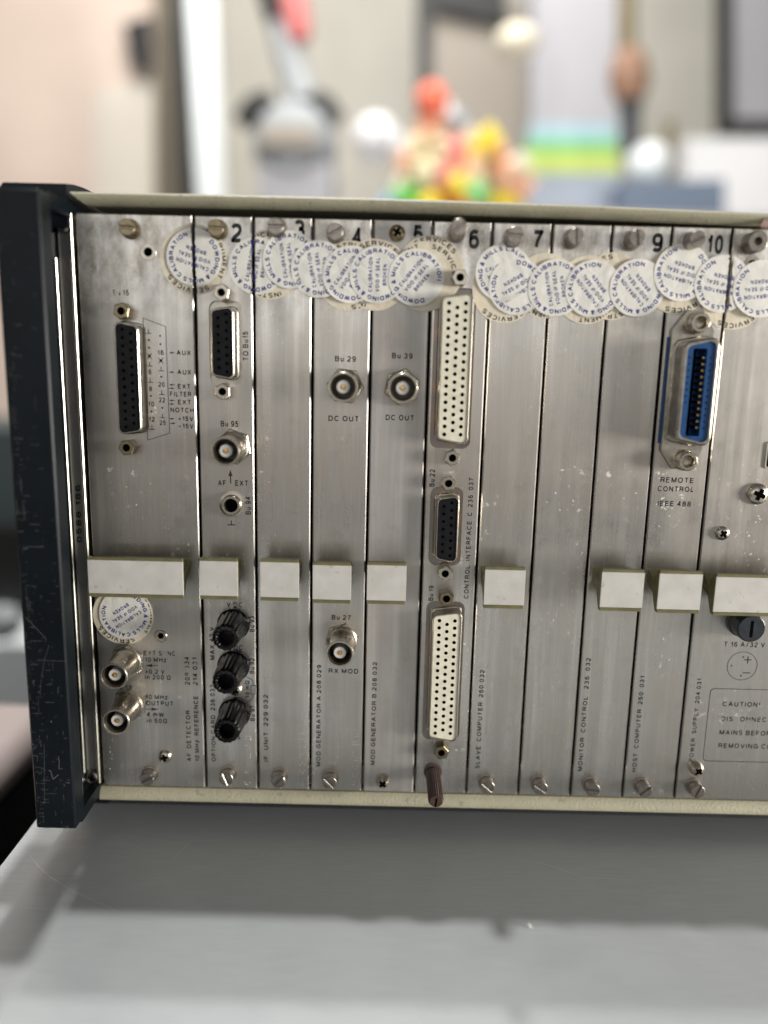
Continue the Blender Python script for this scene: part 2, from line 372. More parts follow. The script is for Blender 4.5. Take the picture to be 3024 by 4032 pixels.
# ------------------------------------------------------------------ lettering
GL = {}
def _a(cx, cy, rx, ry, a0, a1, n=None):
    n = n or max(4, int(abs(a1 - a0) / 15)); out = []
    for k in range(n + 1):
        t = math.radians(a0 + (a1 - a0) * k / n); c, q = math.cos(t), math.sin(t)
        out.append((cx + rx * math.copysign(abs(c) ** .88, c), cy + ry * math.copysign(abs(q) ** .88, q)))
    return out
STROKES = {
 'A': (.74, [[(0, 0), (.37, 1), (.74, 0)], [(.125, .33), (.615, .33)]]), 'B': (.64, [[(0, 0), (0, 1), (.36, 1), *_a(.36, .77, .24, .23, 80, -90), (0, .54)], [(.36, .54), *_a(.38, .27, .26, .27, 80, -90), (0, 0)]]),
 'C': (.72, [_a(.37, .5, .37, .5, 42, 318)]), 'D': (.68, [[(0, 0), (0, 1), (.30, 1), *_a(.30, .5, .38, .5, 84, -84), (.30, 0), (0, 0)]]), 'E': (.56, [[(.56, 1), (0, 1), (0, 0), (.57, 0)], [(0, .53), (.51, .53)]]),
 'F': (.54, [[(.54, 1), (0, 1), (0, 0)], [(0, .51), (.47, .51)]]), 'G': (.76, [_a(.38, .5, .38, .5, 45, 330) + [(.74, .22), (.74, .46), (.42, .46)]]), 'H': (.66, [[(0, 0), (0, 1)], [(.66, 0), (.66, 1)], [(0, .53), (.66, .53)]]),
 'I': (.0, [[(0, 0), (0, 1)]]), 'J': (.46, [[(.46, 1), (.46, .27), *_a(.23, .26, .23, .26, 0, -180)]]), 'K': (.64, [[(0, 0), (0, 1)], [(.60, 1), (0, .38)], [(.22, .60), (.66, 0)]]), 'L': (.50, [[(0, 1), (0, 0), (.50, 0)]]),
 'M': (.78, [[(0, 0), (0, 1), (.39, .06), (.78, 1), (.78, 0)]]), 'N': (.66, [[(0, 0), (0, 1), (.66, 0), (.66, 1)]]), 'O': (.78, [_a(.39, .5, .39, .5, 0, 360)]), 'P': (.60, [[(0, 0), (0, 1), (.34, 1), *_a(.34, .735, .26, .265, 80, -90), (0, .47)]]),
 'Q': (.78, [_a(.39, .5, .39, .5, 0, 360), [(.48, .26), (.76, -.04)]]), 'R': (.64, [[(0, 0), (0, 1), (.36, 1), *_a(.36, .745, .26, .255, 80, -90), (0, .49)], [(.36, .49), (.55, .40), (.60, .12), (.64, 0)]]),
 'S': (.62, [_a(.31, .755, .27, .245, 25, 250) + _a(.31, .26, .31, .26, 72, -155)]), 'T': (.62, [[(0, 1), (.62, 1)], [(.31, 1), (.31, 0)]]), 'U': (.64, [[(0, 1), (0, .32), *_a(.32, .32, .32, .32, 180, 360), (.64, 1)]]),
 'V': (.68, [[(0, 1), (.34, 0), (.68, 1)]]), 'W': (1.0, [[(0, 1), (.25, 0), (.5, .95), (.75, 0), (1.0, 1)]]), 'X': (.66, [[(0, 0), (.66, 1)], [(0, 1), (.66, 0)]]), 'Y': (.68, [[(0, 1), (.34, .45), (.68, 1)], [(.34, .45), (.34, 0)]]), 'Z': (.60, [[(0, 1), (.60, 1), (0, 0), (.62, 0)]]),
 '0': (.52, [_a(.26, .5, .26, .5, 0, 360)]), '1': (.26, [[(0, .74), (.18, .80), (.26, 1), (.26, 0)]]), '2': (.52, [_a(.26, .73, .26, .27, 165, -15) + [(.42, .46), (.08, .18), (0, 0), (.53, 0)]]), '3': (.52, [_a(.25, .75, .23, .25, 160, -80) + [(.22, .53)], [(.22, .53)] + _a(.25, .265, .27, .265, 88, -165)]),
 '4': (.56, [[(.40, 0), (.40, 1), (0, .30), (.56, .30)]]), '5': (.52, [[(.48, 1), (.09, 1), (.03, .50), *_a(.25, .32, .27, .32, 130, -160)]]), '6': (.52, [_a(.28, .70, .26, .30, 40, 180) + [(.0, .35)] + _a(.26, .31, .26, .31, 180, 520)]), '7': (.52, [[(0, 1), (.52, 1), (.26, .45), (.17, 0)]]),
 '8': (.52, [_a(.26, .76, .22, .24, 0, 360), _a(.26, .26, .26, .27, 0, 360)]), '9': (.52, [_a(.26, .69, .26, .31, 360, 0) + [(.52, .65)] + _a(.24, .30, .28, .30, 0, -140)]),
 'u': (.44, [[(0, .72), (0, .24), *_a(.22, .24, .22, .24, 180, 360), (.44, .72)], [(.44, .3), (.44, 0)]]), 'n': (.44, [[(0, 0), (0, .72)], [(0, .48), *_a(.22, .48, .22, .24, 150, 0), (.44, 0)]]), 'm': (.76, [[(0, 0), (0, .72)], [(0, .50), *_a(.19, .50, .19, .22, 150, 0), (.38, 0)], [(.38, .50), *_a(.57, .50, .19, .22, 150, 0), (.76, 0)]]),
 'i': (.0, [[(0, 0), (0, .72)], [(0, .88), (0, 1.0)]]), 'z': (.42, [[(0, .72), (.42, .72), (0, 0), (.43, 0)]]), '&': (.66, [[(.64, 0), (.16, .62)] + _a(.30, .79, .17, .21, 215, -40) + [(.10, .42)] + _a(.27, .24, .27, .24, 150, 300) + [(.62, .42)]]),
 '+': (.56, [[(0, .42), (.56, .42)], [(.28, .14), (.28, .70)]]), '\u2212': (.56, [[(0, .42), (.56, .42)]]), '-': (.3, [[(0, .4), (.3, .4)]]), '/': (.36, [[(0, -.06), (.36, 1.06)]]), '.': (.0, [[(0, 0), (0, .13)]]), ',': (.06, [[(.06, .1), (0, -.16)]]), '!': (.0, [[(0, .32), (0, 1)], [(0, 0), (0, .13)]]),
 '>': (.46, [[(0, .72), (.46, .42), (0, .12)]]), '\u03a9': (.78, [[(0, 0), (.24, 0), (.24, .12)] + _a(.39, .58, .37, .42, 235, -55) + [(.54, .12), (.54, 0), (.78, 0)]])}
def stroke(pts, w):
    """A pen stroke of width w: a strip of quads, started afresh at every sharp corner."""
    pts = [Vector(p) for k, p in enumerate(pts) if k == 0 or (Vector(p) - Vector(pts[k - 1])).length > 1e-4]
    closed = (pts[0] - pts[-1]).length < 1e-3 and len(pts) > 8
    if closed: pts = pts[:-1]
    runs = [[pts[0]]]
    for k in range(1, len(pts)):
        runs[-1].append(pts[k])
        if k < len(pts) - 1 and not closed and (pts[k] - pts[k - 1]).normalized().dot((pts[k + 1] - pts[k]).normalized()) < .55: runs.append([pts[k]])
    VS = []; FS = []
    for ri, P_ in enumerate(runs):
        P_ = [p.copy() for p in P_]
        if len(P_) < 2: continue
        if ri: P_[0] -= (P_[1] - P_[0]).normalized() * w * .42
        if ri < len(runs) - 1: P_[-1] += (P_[-1] - P_[-2]).normalized() * w * .42
        n = len(P_); L = []; R = []
        for k in range(n):
            p = P_[k]; a = P_[k - 1] if k or closed else None; b = P_[(k + 1) % n] if k < n - 1 or closed else None
            d1 = (p - a).normalized() if a is not None else (b - p).normalized()
            d2 = (b - p).normalized() if b is not None else d1
            n1 = Vector((-d1.y, d1.x)); n2 = Vector((-d2.y, d2.x)); q = n1 + n2; q = q / max(.5, 1 + n1.dot(n2)) * w / 2
            L.append(p + q); R.append(p - q)
        o = len(VS); VS += [tuple(x) for x in L + R]
        FS += [[o + k, o + n + k, o + n + (k + 1) % n, o + (k + 1) % n] for k in range(n if closed else n - 1)]
    return VS, FS
for _b, _w in ((.012, .205), (.03, .235), (.045, .22)):
    for ch, (wd, sts) in STROKES.items():
        V_ = []; F_ = []
        for st_ in sts:
            v_, f_ = stroke([(x, y * (1 - _w) + _w / 2) for x, y in st_], _w); o_ = len(V_); V_ += [(x + .13 + _w / 2, y) for x, y in v_]; F_ += [[i + o_ for i in f] for f in f_]
        GL[(ch, _b)] = (V_, F_, wd + .26 + _w)
    GL[(' ', _b)] = ([], [], .42)
class Ink(MB):
    def __init__(s, y=-.03): super().__init__(); s.y = y
    def text(s, t, a, b, h, bold=.012):
        a, b = Vector(a), Vector(b); d = (b - a); L = d.length; d.normalize(); up = Vector((-d.y, d.x))
        nat = sum(GL[(c, bold)][2] for c in t); kx = L / nat; x = 0
        for c in t:
            vs, fs, w = GL[(c, bold)]
            s.add([(*_xz(a + d * ((x + vx) * kx) + up * (vy - .5) * h, s.y),) for vx, vy in vs], fs); x += w
        return s
    def ring(s, t, cx, cz, r, h, a0, a1, bold=.03, only=None):
        """letters clockwise from angle a0 down to a1 (radians), tops outward"""
        ws = [GL[(c, bold)][2] for c in t]; tot = sum(ws); x = 0
        for c, w in zip(t, ws):
            th = a0 + (a1 - a0) * (x + w / 2) / tot; x += w
            er = Vector((math.cos(th), math.sin(th))); et = Vector((math.sin(th), -math.cos(th)))
            kx = abs(a1 - a0) * r / tot
            vs, fs, _ = GL[(c, bold)]; ctr = Vector((cx, cz)) + er * r
            s.add([(*_xz(ctr + et * ((vx - w / 2) * kx) + er * (vy - .5) * h, s.y),) for vx, vy in vs], fs)
    def poly(s, pts): return s.add([(x, s.y, z) for x, z in pts], [list(range(len(pts)))])
    def line(s, pts, w, closed=False):
        pts = [Vector(p) for p in pts]; n = len(pts)
        for i in range(n if closed else n - 1):
            a, b = pts[i], pts[(i + 1) % n]; d = (b - a).normalized(); q = Vector((-d.y, d.x)) * w / 2; e = d * w * .45
            s.poly([a - e - q, b + e - q, b + e + q, a - e + q])
    def dot(s, c, r): s.poly(circ(c[0], c[1], r, 14))
def _xz(p, y): return (p.x, y, p.y)

# ------------------------------------------------------------------ hardware builders (origin on the panel face, axis towards -y)
def slot_head(r=2.75, h=4.6, sw=.75, neck=1.0):
    b = MB(); b.lathe([(r + .55, 0), (r + .55, -.7), (r, -.8), (r, -h + .9), (r, -h + .9), (0, -h + .9)], 28)
    for sg in (1, -1):
        a = math.asin(sw / 2 / r); pts = [(r * math.cos(t), sg * r * math.sin(t)) for t in [a + (math.pi - 2 * a) * i / 14 for i in range(15)]]
        if sg < 0: pts = pts[::-1]
        b.prism(pts, -h + .9, -h, .22)
    return b
def cross_head(r=2.6, h=1.7):
    b = MB(); b.lathe([(r, 0), (r, -h * .35), (r * .86, -h * .75), (r * .55, -h), (0, -h * 1.04)], 28); b.k = 1
    w = r * .2; L = r * .56
    b.prism([(-L, -w), (L, -w), (L, w), (-L, w)], -h * .8, -h * 1.06); b.prism([(-w, -L), (w, -L), (w, L), (-w, L)], -h * .8, -h * 1.07)
    return b
def hex_jack(rad=2.9, h=5.0, hole=1.35):
    b = MB(); o = circ(0, 0, rad, 24)
    hexa = [];
    for i in range(24):
        a = 2 * math.pi * i / 24; s6 = ((a + math.pi / 6) % (math.pi / 3)) - math.pi / 6
        hexa.append((rad * .87 / math.cos(s6) * math.cos(a), rad * .87 / math.cos(s6) * math.sin(a)))
    b.ring(hexa, circ(0, 0, hole, 24), 0, -h, .25, floor=-h + 3.2)
    b.k = 1; b.prism(circ(0, 0, hole * .98, 18), -h + 3.3, -h + 1.2)
    return b
def bnc_body():
    b = MB()
    b.lathe([(5.6, 0), (5.6, -3.4), (5.1, -3.8), (5.1, -7.5), (4.75, -8.0), (4.75, -16.1), (5.0, -16.4), (5.0, -17.0), (4.85, -17.2), (4.35, -17.2), (4.1, -16.6), (4.05, -7.0), (0, -7.0)], 36)
    for sg in (1, -1): b.box(-.95, .95, -11.5, -13.4, sg * 4.6 - .9, sg * 4.6 + .9, .3)
    return b
def bnc_nut():
    h = [(6.55 * math.cos(math.pi / 3 * i), 6.55 * math.sin(math.pi / 3 * i)) for i in range(6)]
    return MB().prism(h, -.02, -2.7, .35)
def bnc_diel(): return MB().lathe([(2.2, -7), (2.2, -15.6), (2.05, -15.8), (.95, -15.8), (.95, -14.9), (0, -14.9)], 24)
def bnc_pin(): return MB().lathe([(.7, -14.8), (.7, -16.0), (.42, -16.05), (.45, -15.2), (0, -15.2)], 16)
def bnc(mod, tile, x, y, rot=0.0, nutrot=0.0, Y=-17):
    cx, cz = P(tile, x, y, Y)
    o = inst('bnc_socket', 'bnc', bnc_body, 'nickel', mod, (cx, 0, cz), rot)
    inst('hex_nut', 'bncnut', bnc_nut, 'nickel', o, (cx, 0, cz), nutrot)
    inst('bore', 'bncb', lambda: MB().ring(circ(0, 0, 4.03, 32), circ(0, 0, 3.9, 32), -7.05, -15.7, 0, floor=-7.4), 'bore', o, (cx, 0, cz))
    inst('insulator', 'bncd', bnc_diel, 'ptfe', o, (cx, 0, cz)); inst('centre_contact', 'bncp', bnc_pin, 'gold', o, (cx, 0, cz))
    return o
def post_body():
    b = MB(); b.lathe([(6.1, 0), (6.1, -2.2), (5.6, -2.9)], 36)
    b.lathe([(5.5, -2.7), (5.4, -4.0), (4.75, -14.5), (4.6, -16.2), (4.2, -16.8), (3.3, -17.0), (2.75, -16.6), (2.65, -11), (0, -11)], 120, 0, 0, 14, .3)
    return b
def thumb(r, h, n=48):
    b = MB(); b.lathe([(r + .7, 0), (r + .7, -.8), (r, -1), (r, -h + 1), (r - .5, -h), (0, -h)], n, 0, 0, 24, .22); return b
SLOTS = [.1, .55, -.5, .9, 0, -.25, .7, -.8]; _sl = [0]
def screw(mod, tile, x, y, key='slot', Y=-4.6, mats='steel', rot=None):
    if tile == 'px': c = at(x, y, Y)
    else: c = P(tile, x, y, Y)
    _sl[0] += 1; rot = SLOTS[_sl[0] % 8] if rot is None else rot
    B = {'slot': lambda: slot_head(), 'slotlong': lambda: slot_head(2.75, 7.6), 'cross': lambda: cross_head(), 'crossbig': lambda: cross_head(3.9, 2.2),
         'crosstall': lambda: cross_head(2.7, 3.4), 'crosssmall': lambda: cross_head(2.35, 1.2)}[key]
    mm_ = [mats, 'hole'] if 'cross' in key else mats
    return inst('screw', key + str(mats), B, mm_, mod, (c[0], 0, c[1]), rot)
def jack(mod, tile, x, y, mats='nickel', rot=.2):
    c = P(tile, x, y, -5.0)
    return inst('jack_screw', 'jack' + mats, hex_jack, [mats, 'hole'], mod, (c[0], 0, c[1]), rot)

def holes_in(b, pts, r=.66):
    b.k = 1
    for x, y, z in pts: b.prism(circ(x, z, r, 12), y + .1, y - .04)
    b.k = 0

# ------------------------------------------------------------------ setting
def struct(name, mb, mats, loc=(0, 0, 0)):
    o = solo(name, mb, mats, loc); o['kind'] = 'structure'; return o
M['wall'] = flat('wall_paint', (.58, .56, .49), .8); M['floor'] = flat('floor_grey', (.06, .058, .055), .6)
struct('wall', MB().box(-3600, 5200, 4000, 4100, -760, 3400), 'wall')
struct('floor', MB().box(-3600, 5200, -600, 4000, -800, -760), 'floor')

TZ = -16.0
tt = empty('worktable', (250, 100, -760), 'brushed aluminium tabletop the instrument stands on, scratched and shadowed', 'table')
part('table_top', MB().box(-47.6, 620, -470, 470, TZ - 18, TZ), 'table', tt)
sc = MB()
def zpt(u, v, Z=TZ):
    d = ray(u, v); t = (Z - CAM[2]) / d[2]; return (CAM[0] + t * d[0], CAM[1] + t * d[1])
def scratch(pts, w):
    p = [Vector(zpt(u, v)) for u, v in pts]; vs = []
    for i, a in enumerate(p):
        d = (p[min(i + 1, len(p) - 1)] - p[max(i - 1, 0)]).normalized(); q = Vector((-d.y, d.x)) * w * 1.5 * (.5 if 0 < i < len(p) - 1 else .12)
        vs += [(a.x - q.x, a.y - q.y, TZ + .03), (a.x + q.x, a.y + q.y, TZ + .03)]
    sc.add(vs, [[2 * i, 2 * i + 2, 2 * i + 3, 2 * i + 1] for i in range(len(p) - 1)])
scratch([(115, 3365), (150, 3410), (200, 3455), (290, 3510), (390, 3555), (470, 3592)], .22)
scratch([(670, 3395), (710, 3355), (755, 3307)], .14); scratch([(455, 3368), (520, 3345), (585, 3312), (620, 3285)], .12)
scratch([(990, 3405), (1020, 3375), (1050, 3340)], .12); scratch([(230, 3590), (420, 3612), (640, 3640)], .10)
scratch([(1960, 3370), (2140, 3400), (2300, 3455), (2600, 3470)], .14); scratch([(1010, 3310), (1100, 3330), (1210, 3370)], .1)
M['scratch'] = simple('scratch_mark', (.62, .61, .58), .4, .5, .1, 300)
part('scratch', sc, 'scratch', tt)
part('table_base', MB().box(-20, 600, -120, 440, -760, TZ - 18), 'inner', tt)
cr = empty('crumb', (*zpt(2085, 3652), TZ), 'tiny pale crumb lying on the bare metal tabletop', 'crumb')
cx_, cy_ = zpt(2085, 3652); part('grain', MB().prism([(cx_ - .9, TZ), (cx_ + .8, TZ), (cx_ + .5, TZ + .9), (cx_ - .4, TZ + 1.1)], cy_ + .7, cy_ - .6, .2), 'ptfe', cr)
# pink-grey bench and dark cabinet left of the table
M['pinkslab'] = flat('pink_laminate', (.42, .35, .33), .5); M['darkcab'] = flat('dark_lacquer', (.010, .010, .010), .3)
pk = MB().prism(rounded([(-700, -62), (-101, -62), (-101, -34), (-700, -34)], 13), 140, -120)
tag(solo('bench', pk, 'pinkslab', (-400, 300, -190)), 'pale pink bench with rounded edge left of the metal table', 'bench')
tag(solo('cabinet', MB().box(-690, -106, -110, 135, -760, -63, 2), 'darkcab', (-200, 300, -760)), 'glossy black cabinet below the bench, left of the metal table', 'cabinet')

# ------------------------------------------------------------------ instrument case
XL, XR = -20.4, 392.0
case = empty('rack_instrument', (180, 150, TZ), 'scuffed rack instrument with cream cover and blue-black corner bumper on the table', 'test instrument')
part('chassis', MB().box(-21.5, XR + 2, 14, 330, 1, 211.5), 'inner', case)
part('mounting_rail', MB().box(-21, XR, 9, 4.2, 203.5, 211.6, .3).box(-21, XR, 9, 4.2, .4, 9.0, .3), 'rail', case)
def cover_mesh():
    b = MB(); xs = [-19.6, 20, 84, 150, 211, 300, XR + 4]; tp = [218.1, 218.3, 218.3, 217.6, 216.4, 215.6, 215.2]
    vs = []; fs = []; prof = None
    for i, (x, t) in enumerate(zip(xs, tp)):
        bt = t - 3.3
        pr = [(335, t), (-3.8, t), (-4.7, t - .25), (-5.1, t - .7), (-4.7, t - 1.4), (-3.4, t - 2.2), (-1.7, t - 2.9), (.2, bt), (3, bt), (3, t - 2), (335, t - 2)]
        prof = len(pr)
        for y, z in pr:
            vs.append((x + (max(0, (t - z) * 1.2) if i == 0 and y < 5 else 0), y, z))
    for i in range(len(xs) - 1):
        for k in range(prof):
            j = (k + 1) % prof; fs.append([i * prof + k, i * prof + j, (i + 1) * prof + j, (i + 1) * prof + k])
    fs.append(list(range(prof))); fs.append([(len(xs) - 1) * prof + k for k in range(prof)])
    return b.add(vs, fs)
part('top_cover', cover_mesh(), 'cream', case)
bt = MB(); n0 = 60
prf = [(335, -5.3), (-.7, -5.3), (-1.5, -4.9), (-1.8, -4.2), (-1.6, -3.1), (-1.1, -2.0), (-.4, -1.0), (.5, -.35), (4, -.35), (4, -4), (335, -4)]
vs_ = []; fs_ = []
for i, x in enumerate([-20.9, XR + 4]):
    for y, z in prf: vs_.append((x, y, z))
for k in range(len(prf)):
    j = (k + 1) % len(prf); fs_.append([k, j, len(prf) + j, len(prf) + k])
fs_ += [list(range(len(prf))), [len(prf) + k for k in range(len(prf))]]
part('bottom_cover', bt.add(vs_, fs_), 'cream', case)
part('shade_plate', MB().box(-20, XR, 330, 5, -10.5, -5.5), 'inner', case)  # black plate added to darken the gap under the case
# chipped dent in the cover's corner
chip = MB(); cx, cz = at(3010, 868, -4.6)
chip.prism([(cx - 1.6, cz - 1.8), (cx + .2, cz - 2.6), (cx + 4, cz - 2.2), (cx + 4, cz + 1.9), (cx + 1.2, cz + 1.6), (cx - .4, cz + .4)], -4.0, -4.75, .2)
part('paint_chip', chip, 'chip', case)
# left side rail: channel with two bright lips
rl = MB()
rl.box(-26.2, -22.0, 5, .9, 5.5, 206.5)
rail = part('side_rail', rl, 'rail', case)
M['bright'] = simple('bright_edge', (.58, .56, .48), .36, 1.0, .08, 200)
part('rail_lip', MB().box(-27.6, -26.6, 6, -.6, 5.5, 197.5, .3).box(-21.9, -20.7, 6, -.8, 1.5, 212, .35), 'bright', case)
sl = MB()
z = 4.0
for L in (22, 22, 12, 26, 18, 30, 14, 24, 20):
    sl.box(-29.4, -28.5, 5, 1.2, z, z + L - 1.6); z += L
part('slot_strip', sl, 'hole', case); part('side_plate', MB().box(-30.5, -27.7, 12, 1.6, 2, 206), 'rail', case)
for u, v in ((250, 885), (365, 3060)):
    c = at(u, v, 0); inst('rail_screw', 'rsc', lambda: cross_head(2.7, 1.6), ['steel', 'hole'], case, (c[0], .6, c[1]), .3)
st = Ink(.86); a = at(313, 2140, 1); b_ = at(306, 1905, 1)
M['stamp'] = simple('stamped_digits', (.07, .07, .072), .4, .9, .1, 300)
st.text('0588 186', a, b_, 1.9); part('stamped_number', st, 'stamp', case)
# corner bumper
bp = MB()
bz0, bz1 = -1.4, 214.4
bp.prism(rounded([(-34.3, bz0), (-20.0, bz0), (-20.0, bz1), (-34.3, bz1)], .9, 3), -19, -26.5, .6)
bp.box(-34.3, -33.0, 60, -19.2, bz0 + .5, bz1 - .4)
bump = part('corner_bumper', bp, 'bumper', case)
ws = Ink(-26.53)
def bsc(pts, w=.16, t='t7'): ws.line([P(t, x, y, -26.5) for x, y in pts], w * .6)
bsc([(165, 50), (215, 100), (262, 150), (300, 190)]); bsc([(240, 330), (330, 334), (432, 336)], .1); bsc([(318, 1050), (332, 1056), (346, 1108), (366, 1092), (382, 1080)], .3); bsc([(382, 960), (388, 1000), (384, 1045)], .2); bsc([(432, 1130), (452, 1133)], .3); bsc([(335, 730), (337, 734)], .5)
bsc([(288, 880), (290, 1000), (289, 1150), (292, 1260)], .1); bsc([(262, 560), (268, 470), (290, 330), (322, 232)], .08)
rq = random.Random(12)
for k in range(260):   # short fine nicks, thick along the outer edge and the lower half
    z_ = bz0 + (bz1 - bz0) * min(rq.random(), rq.random()) ; edge = rq.random() < .55
    x_ = rq.uniform(-34.0, -30.5) if edge else rq.uniform(-33.5, -21)
    L_ = rq.expovariate(1 / 1.1) * (1 if edge else .8) + .15
    if rq.random() < .72: ws.line([(x_, z_), (min(x_ + L_, -20.8), z_ + rq.uniform(-.1, .1))], rq.uniform(.03, .09))
    else: ws.line([(x_, z_), (x_ + rq.uniform(-.15, .15), min(z_ + L_ * 1.8, bz1 - .4))], rq.uniform(.03, .08))
M['scuff'] = simple('scuff_mark', (.19, .185, .17), .6, 0, .3, 900)
part('scuff', ws, 'scuff', bump, recalc=False)
def arm(z0, z1, x1=-20.9):
    b = MB(); vs = []
    pts = [(-24.2, -19.4), (-20.6, -19.4), (x1, 1.5), (-24.2, 1.5)]
    n = 4
    for x, y in pts: vs.append((x, y, z0))
    for x, y in pts: vs.append((x, y, z1))
    fs = [[0, 1, 2, 3], [4, 5, 6, 7]] + [[i, (i + 1) % 4, 4 + (i + 1) % 4, 4 + i] for i in range(4)]
    return b.add(vs, fs)
part('bumper_arm', arm(210.4, 215.4), 'bumper', bump); part('bumper_arm', arm(-3.0, 1.6), 'bumper', bump)
# cap behind the bumper's top: a block with an arched flank
cap = MB(); vs = []; fs = []
ys = [-2.5, 4, 12, 22, 34, 46, 54]; zs = [220.9, 222.0, 222.8, 223.2, 222.6, 220.4, 217.5]
for y, zt in zip(ys, zs):
    vs += [(-43.6, y, 207), (-21.2, y, 207), (-21.2, y, zt), (-42.2, y, zt), (-43.6, y, zt - 1.6)]
for i in range(len(ys) - 1):
    for k in range(5): j = (k + 1) % 5; fs.append([i * 5 + k, i * 5 + j, i * 5 + 5 + j, i * 5 + 5 + k])
fs += [[0, 1, 2, 3, 4], [len(vs) - 5 + k for k in range(5)]]
part('corner_cap', cap.add(vs, fs), 'bumper', case)
part('foot', MB().prism(rounded([(-34, TZ), (-22.4, TZ), (-22.4, -6), (-34, -6)], 1), 34, 13, .5), 'bumper', case)
part('foot', MB().prism(rounded([(350, TZ), (364, TZ), (364, -6), (350, -6)], 1), 34, 13, .5), 'bumper', case)
part('foot', MB().prism(rounded([(-34, TZ), (-22.4, TZ), (-22.4, -6), (-34, -6)], 1), 300, 280, .5), 'bumper', case)
part('foot', MB().prism(rounded([(350, TZ), (364, TZ), (364, -6), (350, -6)], 1), 300, 280, .5), 'bumper', case)
part('side_panel', MB().box(-32.9, -21.6, 330, 14, -4, 206), 'bumper', case)

# ------------------------------------------------------------------ plug-in modules
PW = 20.32; H = 212.3
def module(x0, x1, label, cuts=None, pm='panel'):
    e = empty('plug_in_module', ((x0 + x1) / 2, 60, 0), label, 'plug-in module', 'plug-in modules side by side in the rack')
    b = MB().box(x0 + .45, x1 - .5, 2.5, 0, .25, H, .38)
    if cuts is None:
        p = part('front_panel', b, pm, e)
    else:
        t = solo('tmp', b, 'panel', (0, 0, 0)); k = solo('tmpcut', cuts, 'panel', (0, 0, 0))
        md = t.modifiers.new('b', 'BOOLEAN'); md.object = k; md.operation = 'DIFFERENCE'; md.solver = 'EXACT'
        bpy.context.view_layer.update(); dg = bpy.context.evaluated_depsgraph_get()
        me = bpy.data.meshes.new_from_object(t.evaluated_get(dg)); me.name = 'front_panel'
        bpy.data.objects.remove(t); bpy.data.objects.remove(k)
        me.transform(Matrix.Translation([-c * MM for c in ORG[e.name]]))
        me.polygons.foreach_set('use_smooth', [True] * len(me.polygons)); me.set_sharp_from_angle(angle=math.radians(30))
        p = bpy.data.objects.new('front_panel', me); COL.objects.link(p); p.parent = e; ORG[p.name] = ORG[e.name]
    part('card_edge', MB().box((x0 + x1) / 2 - .8, (x0 + x1) / 2 + .8, 13, 3, 12, 200), 'inner', e)
    return e
LAB = ['wide plug-in module at the left end with pin chart, marked AF DETECTOR',
       'plug-in module numbered 2 with three black binding posts below its handle',
       'blank-faced plug-in module numbered 3, marked IF UNIT 229 032',
       'plug-in module numbered 4 with two BNC sockets, one marked RX MOD',
       'plug-in module numbered 5 with one BNC socket, marked MOD GENERATOR B',
       'plug-in module numbered 6 with two long ivory connectors and a small black one',
       'plug-in module numbered 7 with handle, marked SLAVE COMPUTER 250 032',
       'plain plug-in module without number, lettering or handle, between modules 7 and 9',
       'plug-in module numbered 9 with handle, marked MONITOR CONTROL 236 032',
       'plug-in module numbered 10 with blue connector, marked REMOTE CONTROL IEEE 488',
       'wide power supply module at the right edge with black fuse cap and CAUTION box']
def cutter(*polys):
    b = MB()
    for p in polys: b.prism(p, 6, -4)
    return b
dbx, dbz = -2.0, 157.3
c15a = P('t1', 1453, 1079, -5); c15b = P('t5', 1262, 638, -5); dd1 = (110.5, 162.9)
dd2a = P('t5', 1260, 1240, -6); dd2b = P('t8', 1236, 640, -6); dd2 = ((dd2a[0] + dd2b[0]) / 2, (dd2a[1] + dd2b[1]) / 2)
hole1 = P('t1', 968, 485); hole2 = P('t3', 1555, 400)
cut = {0: cutter(dshape(dbx, dbz, 9.6, 40.4, -1.6, 2.2), circ(hole1[0], hole1[1], 1.9, 24)),
       1: cutter(rrect(c15a[0] + .2, c15a[1], 11.6, 28.6, 2.6)),
       5: cutter(rrect(dd1[0] - .3, dd1[1], 14.3, 55.4, 2.8), rrect(c15b[0] - .2, c15b[1], 11.8, 29.2, 2.8), rrect(dd2[0] - .3, dd2[1], 14.3, 55.4, 2.8)),
       10: cutter(circ(hole2[0], hole2[1], 1.9, 24))}
MOD = []
for i in range(11):
    x0 = -20.0 if i == 0 else PW * i; x1 = 392 if i == 10 else PW * (i + 1)
    MOD.append(module(x0, x1, LAB[i], cut.get(i), 'matte_panel' if i == 4 else 'panel'))

# --- D-sub connectors
def dsub(mod, name, c, w, h, tp, depth, ins, rows, flange=None, back=1.2, fm='copper'):
    cx, cz = c; out = dshape(cx, cz, w, h, tp, 2.0); inn = dshape(cx, cz, w - 1.0, h - 1.0, tp, 1.6)
    sh = MB().ring(out, inn, 4, -depth, .3); sh.ring(dshape(cx, cz, w + 1.2, h + 1.2, tp, 2.3), dshape(cx, cz, w - .1, h - .1, tp, 1.95), 4, back - 1.1, .4)
    o = part(name, sh, 'tin', mod)
    b = MB().prism(dshape(cx, cz, w - 1.1, h - 1.1, tp, 1.55), 3, -depth + .35, .2)
    holes_in(b, [(cx + x, -depth + .35, cz + zz) for x, zz in rows], .68 if ins == 'ivory' else .60); part('insulator', b, [ins, 'hole'], o)
    if flange: part('flange', MB().prism(flange, 3.2, back), fm, o)
    return o
pin = 2.77
rows25 = [(-1.42, (i - 6) * pin) for i in range(13)] + [(1.42, (i - 5.5) * pin) for i in range(12)]
rows15 = [(1.42, (i - 3.5) * pin) for i in range(8)] + [(-1.42, (i - 3) * pin) for i in range(7)]
rows50 = [(-2.84, (i - 8) * pin) for i in range(17)] + [(2.84, (i - 8) * pin) for i in range(17)] + [(0, (i - 7.5) * pin) for i in range(16)]
